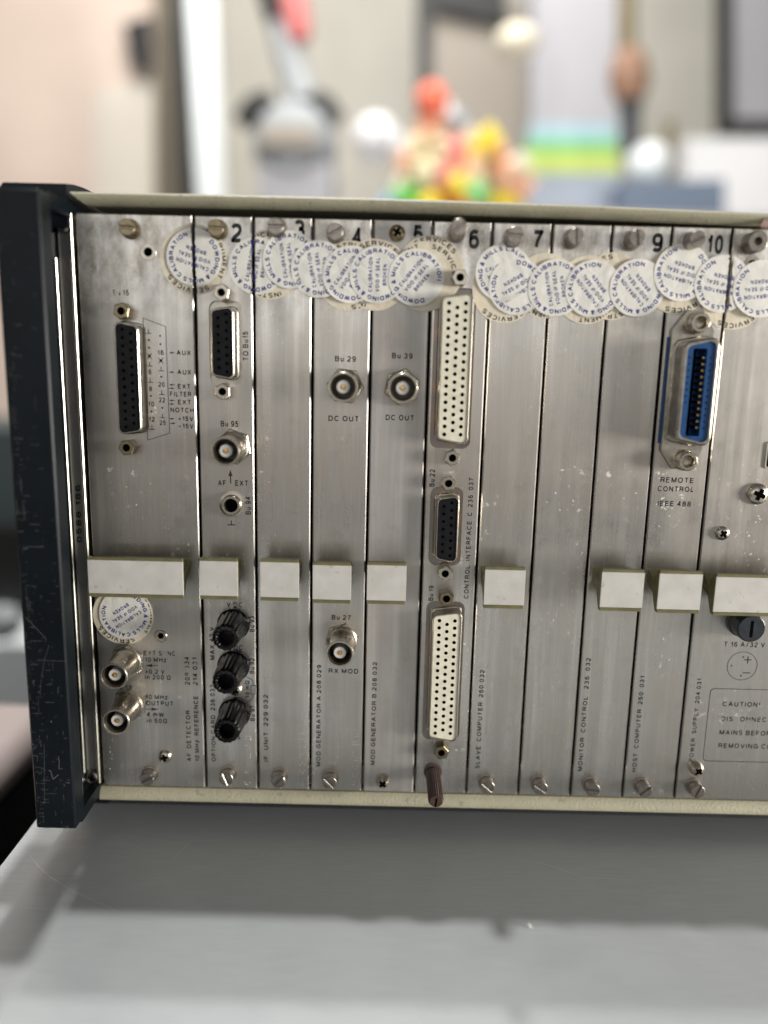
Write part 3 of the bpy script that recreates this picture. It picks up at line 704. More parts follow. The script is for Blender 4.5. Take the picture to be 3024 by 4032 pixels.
dsub(MOD[0], 'd_connector', (dbx, dbz), 8.3, 38.9, -1.4, 6.0, 'black', rows25, rrect(dbx, dbz, 10.6, 42, 2), 2.0, 'tin')
dsub(MOD[1], 'd_connector', c15a, 8.0, 24.8, 1.2, 5.2, 'black', rows15, rrect(c15a[0], c15a[1], 12.6, 30, 2), 1.3, 'tin')
dsub(MOD[5], 'd_connector', dd1, 10.9, 51.6, 1.6, 6.2, 'ivory', rows50, rrect(dd1[0], dd1[1], 15, 57, 2), 1.3)
dsub(MOD[5], 'd_connector', c15b, 8.0, 24.8, 1.2, 5.2, 'black', rows15, rrect(c15b[0], c15b[1], 12.6, 30, 2), 1.2)
dsub(MOD[5], 'd_connector', dd2, 10.9, 51.6, 1.6, 6.2, 'ivory', rows50, rrect(dd2[0], dd2[1], 15, 57, 2), 1.3)
jack(MOD[0], 't1', 790, 870, 'dullbrass'); jack(MOD[0], 't4', 825, 105, 'dullbrass', .4)
jack(MOD[1], 't1', 1445, 748); jack(MOD[1], 't1', 1452, 1397, rot=.0)
jack(MOD[5], 't2', 1347, 484, rot=.5); jack(MOD[5], 't5', 1297, 172); jack(MOD[5], 't5', 1272, 338, rot=.35); jack(MOD[5], 't5', 1250, 928, rot=.1)
jack(MOD[5], 't5', 1258, 1092, 'dullbrass'); jack(MOD[5], 't8', 1225, 772, 'dullbrass', .3)

# --- GPIB connector
def gpib(mod):
    gx, gz = P('t3', 1202, 1235, -11)
    hw, hh = 7.4, 27.4
    fl = [(gx - hw, gz - hh + 6.5), (gx - hw + 4.6, gz - hh), (gx + hw - 4.6, gz - hh), (gx + hw, gz - hh + 6.5), (gx + hw, gz + hh - 6.5), (gx + hw - 4.6, gz + hh), (gx - hw + 4.6, gz + hh), (gx - hw, gz + hh - 6.5)]
    o = part('ribbon_connector', MB().prism(fl, -.6, -1.7, .25), 'tin', mod)
    sh = MB().ring(dshape(gx, gz, 13.4, 39.4, 2.4, 3.0), dshape(gx, gz, 11.6, 37.4, 2.4, 2.5), -1.6, -3.0, .5)
    sh.ring(dshape(gx, gz, 12.2, 37.6, 2.4, 2.8), dshape(gx, gz, 9.6, 35.0, 2.4, 2.0), -1.6, -11, .7)
    part('shell', sh, 'tin', o)
    b = MB().ring(dshape(gx, gz, 9.55, 34.95, 2.4, 1.95), rrect(gx - .3, gz - .2, 4.7, 29.4, .5), -1.6, -10.4, 0, floor=-3.2)
    holes_in(b, [(gx + 3.35, -10.4, gz + (i - 5.5) * 2.14 - .3) for i in range(12)] + [(gx - 3.7, -10.4, gz + (i - 5.5) * 2.14 - .3) for i in range(4, 12)], .3)
    part('insulator', b, ['blue', 'hole'], o)
    bb = MB().prism([(gx - hw - .8, gz - hh + 9), (gx + hw - 2, gz - hh + 9), (gx + hw - 2, gz + hh - 9), (gx - hw - .8, gz + hh - 9)], -.05, -.62)
    part('gasket', bb, 'blue', o)
    g = MB()
    for i in range(12):
        zc = gz + (i - 5.5) * 2.14 - .3; g.box(gx + 1.1, gx + 2.0, -4, -9.2, zc - .42, zc + .42, .12)
    part('contact', g, 'gold', o)
    part('slot_floor', MB().box(gx - 2.55, gx + 1.0, -3.3, -3.5, gz - 14.7, gz + 14.3), 'hole', o)
    def so():
        q = MB(); q.lathe([(3.75, -1.6), (3.75, -3.4), (3.4, -3.8), (3.4, -7.0), (3.0, -7.4), (2.2, -7.4), (1.75, -6.6), (1.75, -3.6), (0, -3.6)], 32); return q
    for px, py in ((2760.6, 1270), (2711, 1817.5)):
        c = at(px, py, -7.4); inst('standoff', 'stand', so, 'nickel', o, (c[0], 0, c[1]))
gpib(MOD[9])

# --- BNC sockets, banana socket, binding posts
bnc(MOD[0], 't7', 742, 437, .5, .1); bnc(MOD[0], 't7', 757, 736, .4, .3)
bnc(MOD[1], 't4', 1470, 128, 1.2, .2); bnc(MOD[3], 't2', 582, 1201, .9, .25); bnc(MOD[3], 't5', 560, 1452, .6, .15); bnc(MOD[4], 't2', 972, 1209, .2, .5)
cx, cz = P('t4', 1508, 482, -3)
part('banana_socket', MB().lathe([(4.6, 0), (4.6, -1.1), (3.7, -1.4), (3.6, -2.6), (3.3, -3.0), (2.5, -3.0), (2.3, -2.4), (2.3, -.02)], 32, cx, cz), 'nickel', MOD[1])
part('socket_bore', MB().prism(circ(cx, cz, 2.32, 24), -.02, -.6), 'hole', MOD[1])
for x, y in ((1470, 190), (1470, 477), (1478, 800)):
    c = P('t7', x, y, -17); inst('binding_post', 'post', post_body, 'gloss', MOD[1], (c[0], 0, c[1]), x * .01)
screw(MOD[1], 't7', 1535, 530, 'cross', -1.7, 'nickel')

# --- screws
screw(MOD[0], 't1', 826, 322, rot=.05, mats='dullbrass'); screw(MOD[1], 't1', 1408, 325, rot=.05, mats='dullbrass'); screw(MOD[2], 't2', 140, 148)
screw(MOD[3], 't2', 528, 185, rot=-.5); screw(MOD[4], 't2', 935, 190, 'crosstall', -2.5, 'dullbrass', .5)
screw(MOD[6], 't3', 8, 207, 'slotlong', -7.6, rot=0.05); screw(MOD[7], 't3', 405, 213, 'slotlong', -7.6, rot=1.5); screw(MOD[8], 't3', 806, 225, 'slotlong', -7.6, rot=1.45); screw(MOD[9], 't3', 1203, 232, 'slotlong', -7.6, rot=-.5)
for i, (t, x, y) in enumerate((('t7', 957, 1112), ('t7', 1476, 1110), ('t8', 157, 958), ('t8', 493, 968))):
    screw(MOD[i], t, x, y, rot=(-.45, 1.2, -.8, .8)[i])
screw(MOD[4], 't8', 840, 975, 'crosstall', -3.4, 'nickel')
for i, (t, x, y) in enumerate((('t8', 1527, 998), ('t9', 175, 1006), ('t9', 517, 1015), ('t9', 858, 1022), ('t9', 1203, 1028))):
    screw(MOD[6 + i], t, x, y, 'slot', rot=(.7, .6, .05, -.7, -1.2)[i])
screw(MOD[0], 't7', 1072, 970, 'cross', -1.7, 'nickel'); screw(MOD[10], 't9', 1207, 893, 'crosstall', -3.4, 'nickel')
screw(MOD[10], 't6', 1605, 412, 'crossbig', -2.2, 'nickel', .4); screw(MOD[10], 't6', 1370, 668, 'cross', -1.7, 'nickel', .9)
c = P('t2', 1340, 155, -12); inst('thumb_screw', 'thumb1', lambda: slot_head(2.7, 12.5), 'steel', MOD[5], (c[0], 0, c[1]), -.6)
c = P('t8', 1190, 1088, -21)
ts = inst('thumb_screw', 'thumb2', lambda: thumb(2.75, 21), 'brown', MOD[5], (c[0], 0, c[1]))
inst('screw_slot', 'thumb2s', lambda: MB().box(-.35, .35, -20, -21.05, -2.2, 1.2), 'hole', ts, (c[0], 0, c[1]), .1)
c = P('t3', 1592, 250, -5)
part('hex_standoff', MB().ring(circ(c[0], c[1], 3.5, 24), circ(c[0], c[1], 1.4, 24), 0, -5.5, .4, floor=-2), 'steel', MOD[10])
for mo, hc in ((0, hole1), (10, hole2)):
    part('countersink', MB().ring(circ(hc[0], hc[1], 2.75, 28), circ(hc[0], hc[1], 1.5, 28), .3, -.15, .1, floor=2.4), 'nickel', MOD[mo])
    part('hole_bottom', MB().prism(circ(hc[0], hc[1], 1.45, 20), 2.3, .9), 'hole', MOD[mo])
c = P('t7', 1048, 175, -.6)
part('socket_screw', MB().ring(circ(c[0], c[1], 2.5, 28), circ(c[0], c[1], 1.6, 28), 0, -.8, .3, floor=-.1), 'nickel', MOD[0])
part('screw_recess', MB().prism(circ(c[0], c[1], 1.2, 6), -.1, -.3), 'hole', MOD[0])
# fuse holder
c = P('t6', 1553, 1288, -9)
fh = part('fuse_holder', MB().lathe([(5.6, 0), (5.6, -2.2), (5.2, -2.6), (5.2, -8.4), (4.7, -9), (0, -9)], 40, c[0], c[1]), 'fuse', MOD[10])
part('fuse_slot', MB().box(c[0] - .55, c[0] + .55, -8.6, -9.06, c[1] - 3.2, c[1] + 3.0), 'hole', fh)
c = at(3019, 1740, 0); d = at(3016, 1843, 0)
ac = part('mains_inlet', MB().ring(rrect(c[0] + 12, (c[1] + d[1]) / 2, 24, 9.5, 1), rrect(c[0] + 12, (c[1] + d[1]) / 2, 23, 8.5, .8), 0, -.6), 'bright', MOD[10])
part('inlet_cavity', MB().prism(rrect(c[0] + 12, (c[1] + d[1]) / 2, 23.2, 8.7, .8), -.02, -.3), 'hole', ac)

# --- pull handles with label cards
def handle(mod, pl, pr, left=True):
    """pl, pr: image points of the card's top-left and bottom-right corners on the front plane"""
    F = -12.6
    x0, zt = at(*pl, F); x1, zb = at(*pr, F)
    zt += .15
    prof = [(0, zt - 2.0), (-2.2, zt - 2.0), (-6.8, zt - 4.6), (-11.2, zt + 1.05), (-12.9, zt + 1.05), (-12.9, zt + .1), (-12.3, zt + .1), (-12.3, zb - .1), (-12.9, zb - .1), (-12.9, zb - 1.2), (-10.4, zb - 1.2), (-6.6, zb + 4.6), (0, zb + 6.4)]
    b = MB(); n = len(prof); vs = [(x0 + .1, y, z) for y, z in prof] + [(x1 - .3, y, z) for y, z in prof]
    fs = [list(range(n)), [n + k for k in range(n)][::-1]] + [[k, (k + 1) % n, n + (k + 1) % n, n + k] for k in range(n)]
    b.add(vs, fs); o = part('pull_handle', b, 'olive', mod)
    part('label_card', MB().box(x0, x1, -12.35, -12.75, zb, zt, .08), 'card', o)
s_ = 1.659
def tp(t, x, y): return (T[t][0] + x / s_, T[t][1] + y / s_)
handle(MOD[0], tp('t4', 570, 838), tp('t4', 1200, 1068)); handle(MOD[1], tp('t4', 1302, 845), tp('t4', 1555, 1075))
handle(MOD[2], tp('t5', 40, 852), tp('t5', 294, 1085)); handle(MOD[3], tp('t5', 384, 872), tp('t5', 633, 1100)); handle(MOD[4], tp('t5', 740, 872), tp('t5', 990, 1106))
handle(MOD[6], tp('t5', 1510, 902), (2062, 1700 + 1135 / s_)); handle(MOD[8], tp('t6', 576, 918), tp('t6', 834, 1152)); handle(MOD[9], tp('t6', 952, 928), tp('t6', 1210, 1165))
handle(MOD[10], tp('t6', 1322, 950), (3290, 2420))

# --- lettering
INK = [Ink() for _ in range(11)]; WORN = [Ink() for _ in range(11)]
LINES = []
def line_of(i, ink):
    k = Ink(); LINES.append((i, 'worn' if ink is WORN else 'ink', k)); return k
def hz(i, t, tile, x0, x1, y, h=1.85, bold=.012, ink=None):
    a = P(tile, x0, y); b = P(tile, x1, y); z = (a[1] + b[1]) / 2
    line_of(i, ink).text(t, (a[0], z), (b[0], z), h, bold)
def vt(i, t, tile, x0, y0, x1, y1, h=1.7, ink=None):
    a = P(tile, x0, y0); b = P(tile, x1, y1); x = (a[0] + b[0]) / 2
    line_of(i, ink).text(t, (x, a[1]), (x, b[1]), h)
def arrow(i, tile, x0, y0, x1, y1, hl=1.6, hw=.9, w=.25):
    a, b = Vector(P(tile, x0, y0)), Vector(P(tile, x1, y1)); d = (b - a).normalized(); q = Vector((-d.y, d.x)); c = b - d * hl
    INK[i].poly([c - q * hw / 2, b, c + q * hw / 2]); INK[i].line([a, c], w)
NUM = 6.3
hz(1, '2', 't1', 1497, 1592, 360, NUM, .045); hz(2, '3', 't2', 250, 345, 170, NUM, .045); hz(3, '4', 't2', 630, 718, 222, NUM, .045); hz(4, '5', 't2', 1028, 1118, 205, NUM, .045)
hz(5, '6', 't2', 1392, 1484, 235, NUM, .045); hz(6, '7', 't3', 108, 202, 238, NUM, .045); hz(8, '9', 't3', 890, 985, 258, NUM, .045); hz(9, '10', 't3', 1250, 1375, 270, NUM, .045)
# module 1
hz(0, 'Bu 15', 't1', 735, 845, 750, 1.9, ink=WORN)
poly = [at(563, 1252), at(652, 1286), at(668, 1706), at(582, 1733)]
INK[0].line(poly, .22, True)
LW = .26
def gnd(i, x, y, s=1.0): INK[i].line([(x - .85 * s, y - .6 * s), (x + .85 * s, y - .6 * s)], LW); INK[i].line([(x, y - .6 * s), (x, y + .75 * s)], LW)
def cross(i, x, y): INK[i].line([(x - .75, y - .85), (x + .75, y + .85)], LW); INK[i].line([(x - .75, y + .85), (x + .75, y - .85)], LW); INK[i].dot((x, y), .5)
def colx(ys, y, xa, xb): return xa + (xb - xa) * (y - 1005) / (1632 - 1005)
for sym, y in (('g', 1005), ('d', 1060), ('d', 1110), ('x', 1165), ('g', 1218), ('6', 1268), ('g', 1325), ('8', 1378), ('d', 1425), ('10', 1478), ('d', 1527), ('12', 1578), ('g', 1632)):
    x, z = P('t1', colx(0, y, 970, 993), y)
    if sym == 'g': gnd(0, x, z)
    elif sym == 'd': INK[0].dot((x, z), .38)
    elif sym == 'x': cross(0, x, z)
    else: w = 1.15 * len(sym) / 2 + .1; INK[0].text(sym, (x - w, z), (x + w, z), 1.75)
for sym, y in (('o', 1033), ('o', 1087), ('16', 1142), ('x', 1195), ('g', 1250), ('d', 1300), ('20', 1350), ('g', 1405), ('22', 1452), ('d', 1503), ('g', 1557), ('25', 1600)):
    x, z = P('t1', colx(0, y, 1045, 1064), y)
    if sym == 'g': gnd(0, x, z)
    elif sym in 'do': INK[0].dot((x, z), .36)
    elif sym == 'x': cross(0, x, z)
    else: w = 1.25; INK[0].text(sym, (x - w, z), (x + w, z), 1.75)
for t, x0, x1, y, ar in (('AUX', 1150, 1250, 1143, 'l'), ('AUX', 1155, 1253, 1270, 'r'), ('EXT', 1158, 1248, 1363, 'lr'), ('FILTER', 1107, 1252, 1413, ''), ('EXT', 1158, 1252, 1466, 'lr'), ('NOTCH', 1110, 1270, 1518, ''),
                         ('+15V', 1160, 1266, 1574, 'r'), ('\u221215V', 1160, 1268, 1622, '')):
    hz(0, t, 't1', x0, x1, y, 1.75, ink=INK)
    for k, cdir in enumerate(ar):
        dy = 0 if len(ar) == 1 else (-11, 12)[k]
        if cdir == 'l': arrow(0, 't1', 1140, y + dy, 1104, y + dy, 1.2, .8)
        else: arrow(0, 't1', 1104, y + dy, 1140, y + dy, 1.2, .8)
arrow(0, 't1', 1112, 1604, 1148, 1604, 1.2, .8)
hz(0, 'EXT SYNC', 't7', 937, 1152, 286, 1.95, ink=WORN); hz(0, '10 MHz', 't7', 942, 1090, 328, 1.9); arrow(0, 't7', 1030, 366, 948, 366, 2.6, 1.2); hz(0, '>0,2 V', 't7', 945, 1078, 406, 1.9); hz(0, 'in 200 \u03a9', 't7', 943, 1120, 443, 1.9)
hz(0, 'Bu 13', 't7', 748, 862, 507, 1.8); hz(0, '10 MHz', 't7', 948, 1098, 572, 1.9); hz(0, 'OUTPUT', 't7', 952, 1136, 613, 1.9); arrow(0, 't7', 958, 651, 1036, 651, 2.6, 1.2); hz(0, '4 mW', 't7', 955, 1075, 686, 1.9); hz(0, 'in 50\u03a9', 't7', 955, 1096, 727, 1.9)
vt(0, '209 034', 't7', 1223, 497, 1222, 303, 1.9, WORN); vt(0, '214 031', 't7', 1277, 500, 1272, 310, 1.9, WORN); vt(0, 'AF  DETECTOR', 't7', 1236, 995, 1228, 655, 1.75); vt(0, '10 MHz  REFERENCE', 't7', 1288, 995, 1280, 560, 1.75)
# module 2
vt(1, 'TO Bu15', 't1', 1608, 1200, 1600, 1000, 1.95); hz(1, 'Bu 95', 't1', 1438, 1560, 1607, 2.1); hz(1, 'AF', 't4', 1420, 1480, 335, 2.1); hz(1, 'EXT', 't4', 1533, 1625, 336, 2.1); arrow(1, 't4', 1507, 335, 1504, 248, 2.3, 1.6, .4)
vt(1, 'Bu 94', 't4', 1622, 545, 1620, 420, 2.0); x, z = P('t4', 1511, 596); INK[1].line([(x - 1.2, z - .7), (x + 1.2, z - .7)], .4); INK[1].line([(x, z - .7), (x, z + .8)], .35)
hz(1, 'V DC', 't4', 1478, 1588, 1130, 2.0); hz(1, 'A DC', 't7', 1478, 1590, 248, 2.0); vt(1, 'MAX 42 V', 't7', 1390, 332, 1380, 110, 1.9); vt(1, 'OPTION CARD  236 033', 't7', 1396, 995, 1388, 487, 1.75)
vt(1, 'Bu 93', 't7', 1648, 150, 1646, 40, 1.9); vt(1, 'Bu 92', 't7', 1648, 422, 1646, 315, 1.9); vt(1, 'Bu 91', 't7', 1650, 732, 1648, 628, 1.9); vt(1, '10 m\u03a9', 't7', 1617, 580, 1614, 460, 1.6); hz(1, 'A', 't7', 1548, 1574, 838, 1.9)
def q1(x, y): return at(750 + x / 3.687, 2350 + y / 3.687)
INK[1].line([q1(810, 1155), q1(905, 1215), q1(908, 1285)], .22); INK[1].line([q1(878, 1285), q1(940, 1285), q1(940, 1412), q1(878, 1412)], .22, True); INK[1].line([q1(908, 1412), q1(908, 1470), q1(815, 1540)], .22)
# modules 3-5
vt(2, 'IF  UNIT  229 032', 't8', 80, 832, 76, 385, 1.8)
hz(3, 'Bu 29', 't2', 525, 670, 1017, 1.95); hz(3, 'DC OUT', 't2', 482, 690, 1407, 1.95); hz(3, 'Bu 27', 't5', 503, 637, 1213, 1.95); hz(3, 'RX MOD', 't5', 483, 686, 1563, 1.95); vt(3, 'MOD GENERATOR A 208 029', 't8', 422, 862, 424, 192, 1.7)
hz(4, 'Bu 39', 't2', 897, 1040, 997, 1.95); hz(4, 'DC OUT', 't2', 856, 1050, 1401, 1.95); vt(4, 'MOD GENERATOR B 208 032', 't8', 777, 853, 788, 173, 1.7)
# module 6, 7, 9
vt(5, 'Bu 22', 't5', 1162, 362, 1166, 242, 1.9); vt(5, 'Bu 19', 't5', 1156, 1107, 1158, 1003, 1.8); vt(5, 'CONTROL  INTERFACE  C  236  037', 't5', 1388, 1094, 1418, 297, 1.75)
vt(6, 'SLAVE  COMPUTER  250 032', 't8', 1460, 877, 1490, 225, 1.75); vt(8, 'MONITOR  CONTROL   236  032', 't9', 430, 893, 487, 146, 1.75); vt(9, 'HOST  COMPUTER  250  031', 't9', 783, 898, 840, 265, 1.75)
hz(9, 'REMOTE', 't6', 952, 1180, 316, 2.0); hz(9, 'CONTROL', 't6', 934, 1180, 374, 2.0); hz(9, 'IEEE 488', 't6', 934, 1160, 470, 2.0)
# module 11
hz(10, 'T 16 A/32 V', 't6', 1367, 1643, 1390, 2.0); vt(10, 'POWER  SUPPLY  204 031', 't9', 1155, 830, 1212, 282, 1.75)
c = P('t6', 1490, 1530); INK[10].line(circ(c[0], c[1], 5.6, 44), .22, True)
a = P('t6', 1527, 1490); INK[10].line([(a[0] - 1.2, a[1]), (a[0] + 1.2, a[1])], .42); INK[10].line([(a[0], a[1] - 1.2), (a[0], a[1] + 1.2)], .42)
a = P('t6', 1518, 1575); INK[10].line([(a[0] - 1.3, a[1]), (a[0] + 1.3, a[1])], .36)
for x, y in ((1498, 1472), (1482, 1594), (1420, 1528)): INK[10].dot(P('t6', x, y), .34)
a = P('t9', 1285, 350); b = P('t9', 1232, 822)
xx = (a[0] + b[0]) / 2; cf = Ink(); LINES.append((10, 'frame', cf)); cf.line(rounded([(xx, b[1]), (xx + 96, b[1]), (xx + 96, a[1]), (xx, a[1])], 1.6), .26, True)
hz(10, 'CAUTION!', 't9', 1358, 1610, 453, 2.0); hz(10, 'DISCONNECT', 't9', 1348, 1690, 551, 2.0, ink=WORN); hz(10, 'MAINS BEFORE', 't9', 1338, 1712, 640, 2.0, ink=INK); hz(10, 'REMOVING COVER', 't9', 1330, 1790, 727, 2.0)
for i in range(11):
    if INK[i].f: part('printed_lines', INK[i], 'ink', MOD[i], recalc=False)
for i, mt, k in LINES: part({'ink': 'lettering', 'worn': 'worn_lettering', 'frame': 'printed_frame'}[mt], k, 'worn' if mt == 'worn' else 'ink', MOD[i], recalc=False)
# punched dot numbers near the bottoms
M['punch'] = simple('punch_mark', (.62, .60, .56), .35, 1.0, .05, 300)
DOT = {'0': '01110 10001 10001 01110', '3': '10001 10101 11111', '8': '01010 10101 01010', '1': '00001 11111', '5': '11101 10101 10111', '6': '01110 10101 00111'}
def punch(i, u, v0, v1, n=6):
    b = MB(); rr = random.Random(i * 31)
    for k in range(n):
        z0 = v0 + (v1 - v0) * k / max(1, n - 1)
        for dx in (-1, 0, 1):
            for dy in (0, 1):
                if rr.random() < .4:
                    c = at(u + dx * 9, z0 + dy * 10); b.lathe([(.26, -.0), (.2, -.12), (0, -.16)], 8, c[0], c[1])
    part('punched_number', b, 'punch', MOD[i])
punch(0, 440, 2905, 3045, 6); punch(1, 975, 2900, 3080, 6); punch(2, 1190, 2880, 3065, 7); punch(3, 1398, 2890, 3080, 7); punch(5, 1812, 2940, 3105, 7); punch(6, 2010, 2990, 3120, 5); punch(8, 2420, 2960, 3110, 7); punch(9, 2625, 2900, 3100, 7)

# ------------------------------------------------------------------ calibration seals
def split_disc(cx, cz, r, cutx=None, seed=0, gap=1.1):
    rr = random.Random(seed); pts = [(cx + (r + rr.uniform(-.04, .04)) * math.cos(2 * math.pi * i / 72), cz + (r + rr.uniform(-.04, .04)) * math.sin(2 * math.pi * i / 72)) for i in range(72)]
    if cutx is None: return [pts]
    out = []
    for sg in (-1, 1):
        h = [p for p in pts if (p[0] - cutx) * sg > gap / 2]
        hh = math.sqrt(max(.1, r * r - (cutx - cx) ** 2)); n = 22
        edge = [(cutx + sg * (gap / 2 + abs(rr.gauss(0, .22))), cz + hh * (1 - 2 * k / n) * .985) for k in range(n + 1)]
        if sg < 0:   # left half: arc runs top -> left -> bottom, edge back up
            k0 = min(range(len(h)), key=lambda k: (math.atan2(h[k][1] - cz, h[k][0] - cx) % (2 * math.pi)))
            h = h[k0:] + h[:k0]; out.append(h + edge[::-1])
        else:
            ang = lambda p: (math.atan2(p[1] - cz, p[0] - cx) + math.pi) % (2 * math.pi)
            h.sort(key=ang); out.append(h + edge)
    return out
NS = [0]
def seal(tile, x, y, th, layer, label, cutx=None, r=9.55, px=None):
    cx, cz = P(tile, x, y); yb = -(.60 + .11 * layer); NS[0] += 1
    b = MB(); rr = random.Random(NS[0] * 7 + 1); ph = [rr.uniform(0, 6.3) for _ in range(4)]; la = math.radians(-90 + rr.uniform(-35, 35)); lift = rr.uniform(.25, .6) if cutx is None else 0
    def dy(x, z):
        u, v = (x - cx) / r, (z - cz) / r
        w = .022 * (math.sin(5 * u + 3 * v + ph[0]) + math.sin(7 * v - 2 * u + ph[1]) + math.sin(11 * u + ph[2]) + math.sin(9 * v + 8 * u + ph[3])) if cutx is None else 0
        e = max(0, u * math.cos(la) + v * math.sin(la) - .62) / .38
        return -(w + lift * e * e)
    if cutx is None:
        nr, na = 12, 72; vs = [(cx, yb + dy(cx, cz), cz)]
        for q in range(1, nr + 1):
            for t_ in range(na):
                a_ = 2 * math.pi * t_ / na; x_, z_ = cx + r * q / nr * math.cos(a_), cz + r * q / nr * math.sin(a_); vs.append((x_, yb + dy(x_, z_), z_))
        fs = [[0, 1 + t_, 1 + (t_ + 1) % na] for t_ in range(na)]
        for q in range(nr - 1):
            for t_ in range(na): i0 = 1 + q * na; i1 = i0 + na; fs.append([i0 + t_, i1 + t_, i1 + (t_ + 1) % na, i0 + (t_ + 1) % na])
        rim = 1 + (nr - 1) * na; o_ = len(vs); vs += [(vs[rim + t_][0], vs[rim + t_][1] + .06, vs[rim + t_][2]) for t_ in range(na)]
        fs += [[rim + t_, o_ + t_, o_ + (t_ + 1) % na, rim + (t_ + 1) % na] for t_ in range(na)]; b.add(vs, fs)
    else:
        for pl in split_disc(cx, cz, r, cutx, NS[0]): b.prism(pl, yb + .05, yb, .02)
    o = solo('calibration_seal', b, 'seal', (cx, yb + .05, cz)); tag(o, label, 'seal sticker', 'white calibration seals across the modules')
    k = Ink(yb - .012); t = math.radians(th)
    k.ring('DOWDING & MILLS CALIBRATION', cx, cz, r * .825, 1.5, t + math.radians(-117), t + math.radians(-58 - 360), .03)
    d = Vector((math.cos(t), math.sin(t))); up = Vector((-d.y, d.x)); c = Vector((cx, cz))
    for s, off, w in (('CALIBRATION', 2.45, 11.6), ('VOID IF SEAL', 0.0, 11.6), ('BROKEN', -2.45, 7.2)):
        k.text(s, c + up * off - d * w / 2, c + up * off + d * w / 2, 1.36, .03)
    k.v = [(x, y + dy(x, z), z) for x, y, z in k.v]
    part('print', k, 'blueink', o, recalc=False); return o
def old(tile, x, y, th, label, cutx=None, r=11.6, layer=0):
    cx, cz = P(tile, x, y); yb = -(.22 + .08 * layer); NS[0] += 1; b = MB()
    for pl in split_disc(cx, cz, r, cutx, NS[0]): b.prism(pl, yb + .05, yb, .02)
    o = solo('old_seal', b, 'oldseal', (cx, yb + .05, cz)); tag(o, label, 'seal sticker', 'older cream seals under the white ones')
    k = Ink(yb - .012); t = math.radians(th)
    k.ring('SERVICES', cx, cz, r * .88, 1.65, t + math.radians(62), t - math.radians(28), .012); k.ring('INSTRUMENT', cx, cz, r * .88, 1.65, t + math.radians(195), t + math.radians(85), .012)
    part('print', k, 'ink', o, recalc=False); return o
G = lambda i: PW * i
old('t1', 1268, 535, 238, 'old cream seal left of the number 2, split by the gap', G(1)); old('t2', 100, 405, 100, 'old cream seal over the seam below the number 3, mostly hidden', G(2), 11.4)
old('t2', 628, 478, 300, 'old cream seal showing below the white seals under the number 4', None, 11.7); old('t2', 790, 470, 60, 'old cream seal peeking out above the white seals between numbers 4 and 5', None, 11.9, 1)
old('t2', 1150, 440, 62, 'topmost old cream seal beside the tall screw of module 6', None, 11.6); old('t2', 1118, 480, 18, 'old cream seal with SERVICES readable along its right edge beside the long ivory connector', None, 11.6, 1)
old('t3', -60, 565, 250, 'old cream seal showing at the lower edge below the number 7', None, 11.2); old('t3', 200, 540, 150, 'old cream seal peeking out left of the unnumbered module', None, 10.8)
old('t3', 480, 568, 170, 'old cream seal under the plain module screw, showing at top and bottom', None, 11.4, 1); old('t3', 640, 545, 120, 'old cream seal peeking out above the seam right of the plain module', None, 11.2)
old('t3', 1075, 500, 275, 'old cream seal with upside-down SERVICES just above the blue connector', None, 11.6); old('t3', 1438, 605, 268, 'old cream seal torn along the gap left of the power supply module', G(10), 11.4)
old('t7', 805, 38, 233, 'old cream seal behind the white seal under the left handle', None, 11.3)
seal('t1', 1272, 520, 163, 0, 'cracked white seal left of the number 2, split along the module gap', G(1))
seal('t2', 20, 410, 80, 0, 'white seal torn along the seam below the number 3, leftmost part hidden', G(2))
seal('t2', 240, 372, 98, 1, 'white seal with CALIBRATION up its top edge, directly under the number 3'); seal('t2', 425, 433, 100, 2, 'white seal just left of and below the number 4 screw')
seal('t2', 632, 468, 55, 3, 'white seal directly below the number 4, middle text slanting upward'); seal('t2', 808, 470, 90, 4, 'white seal with vertical middle text between the numbers 4 and 5')
seal('t2', 1060, 488, 50, 5, 'fully visible white seal under the number 5 with slanted middle text'); seal('t2', 1628, 455, 18, 1, 'white seal below the number 6, right of the long ivory connector')
seal('t3', 14, 545, 211, 2, 'white seal below the number 7 with upside-down middle text'); seal('t3', 270, 555, 102, 3, 'white seal on the seam left of the plain module, middle text nearly vertical')
seal('t3', 512, 560, 131, 4, 'white seal at the centre of the plain module without number'); seal('t3', 800, 555, 133, 5, 'white seal below the number 9 on the seam left of it')
seal('t3', 1090, 455, 165, 6, 'white seal directly below the number 10 screw, above the blue connector'); seal('t3', 1350, 530, 170, 7, 'white seal torn along the black gap right of the number 10', G(10))
seal('t3', 1600, 563, 186, 8, 'rightmost white seal on the wide power supply module')
seal('t7', 818, 28, 214, 0, 'lone white seal below the left handle beside two BNC sockets')

# ------------------------------------------------------------------ blurred background
def bgp(name, pts, Y, th, mats, label=None, cat=None, group=None, kind=None):
    poly = [at(u, v, Y) for u, v in pts]
    A = sum(poly[i - 1][0] * poly[i][1] - poly[i][0] * poly[i - 1][1] for i in range(len(poly)))
    if A < 0: poly = poly[::-1]
    zb = min(p[1] for p in poly); xc = sum(p[0] for p in poly) / len(poly)
    o = solo(name, MB().prism(poly, Y + th, Y), mats, (xc, Y + th / 2, zb)); return tag(o, label, cat, group, kind)
def ball(name, u, v, Y, rpx, mats, label, cat, group=None, sq=1.0):
    x, z = at(u, v, Y); r = rpx / FPX * (Y - CAM[1]); b = MB()
    n = 10; b.lathe([(max(1e-7, r * math.sin(math.pi * k / n)), Y - r * math.cos(math.pi * k / n)) for k in range(n + 1)], 20, x, z)
    b.v = [(p[0], p[1], z + (p[2] - z) * sq) for p in b.v]
    return tag(solo(name, b, mats, (x, Y, z - r * sq), angle=80), label, cat, group)
def bmat(name, c, rough=.6): M[name] = flat(name, c, rough); return name
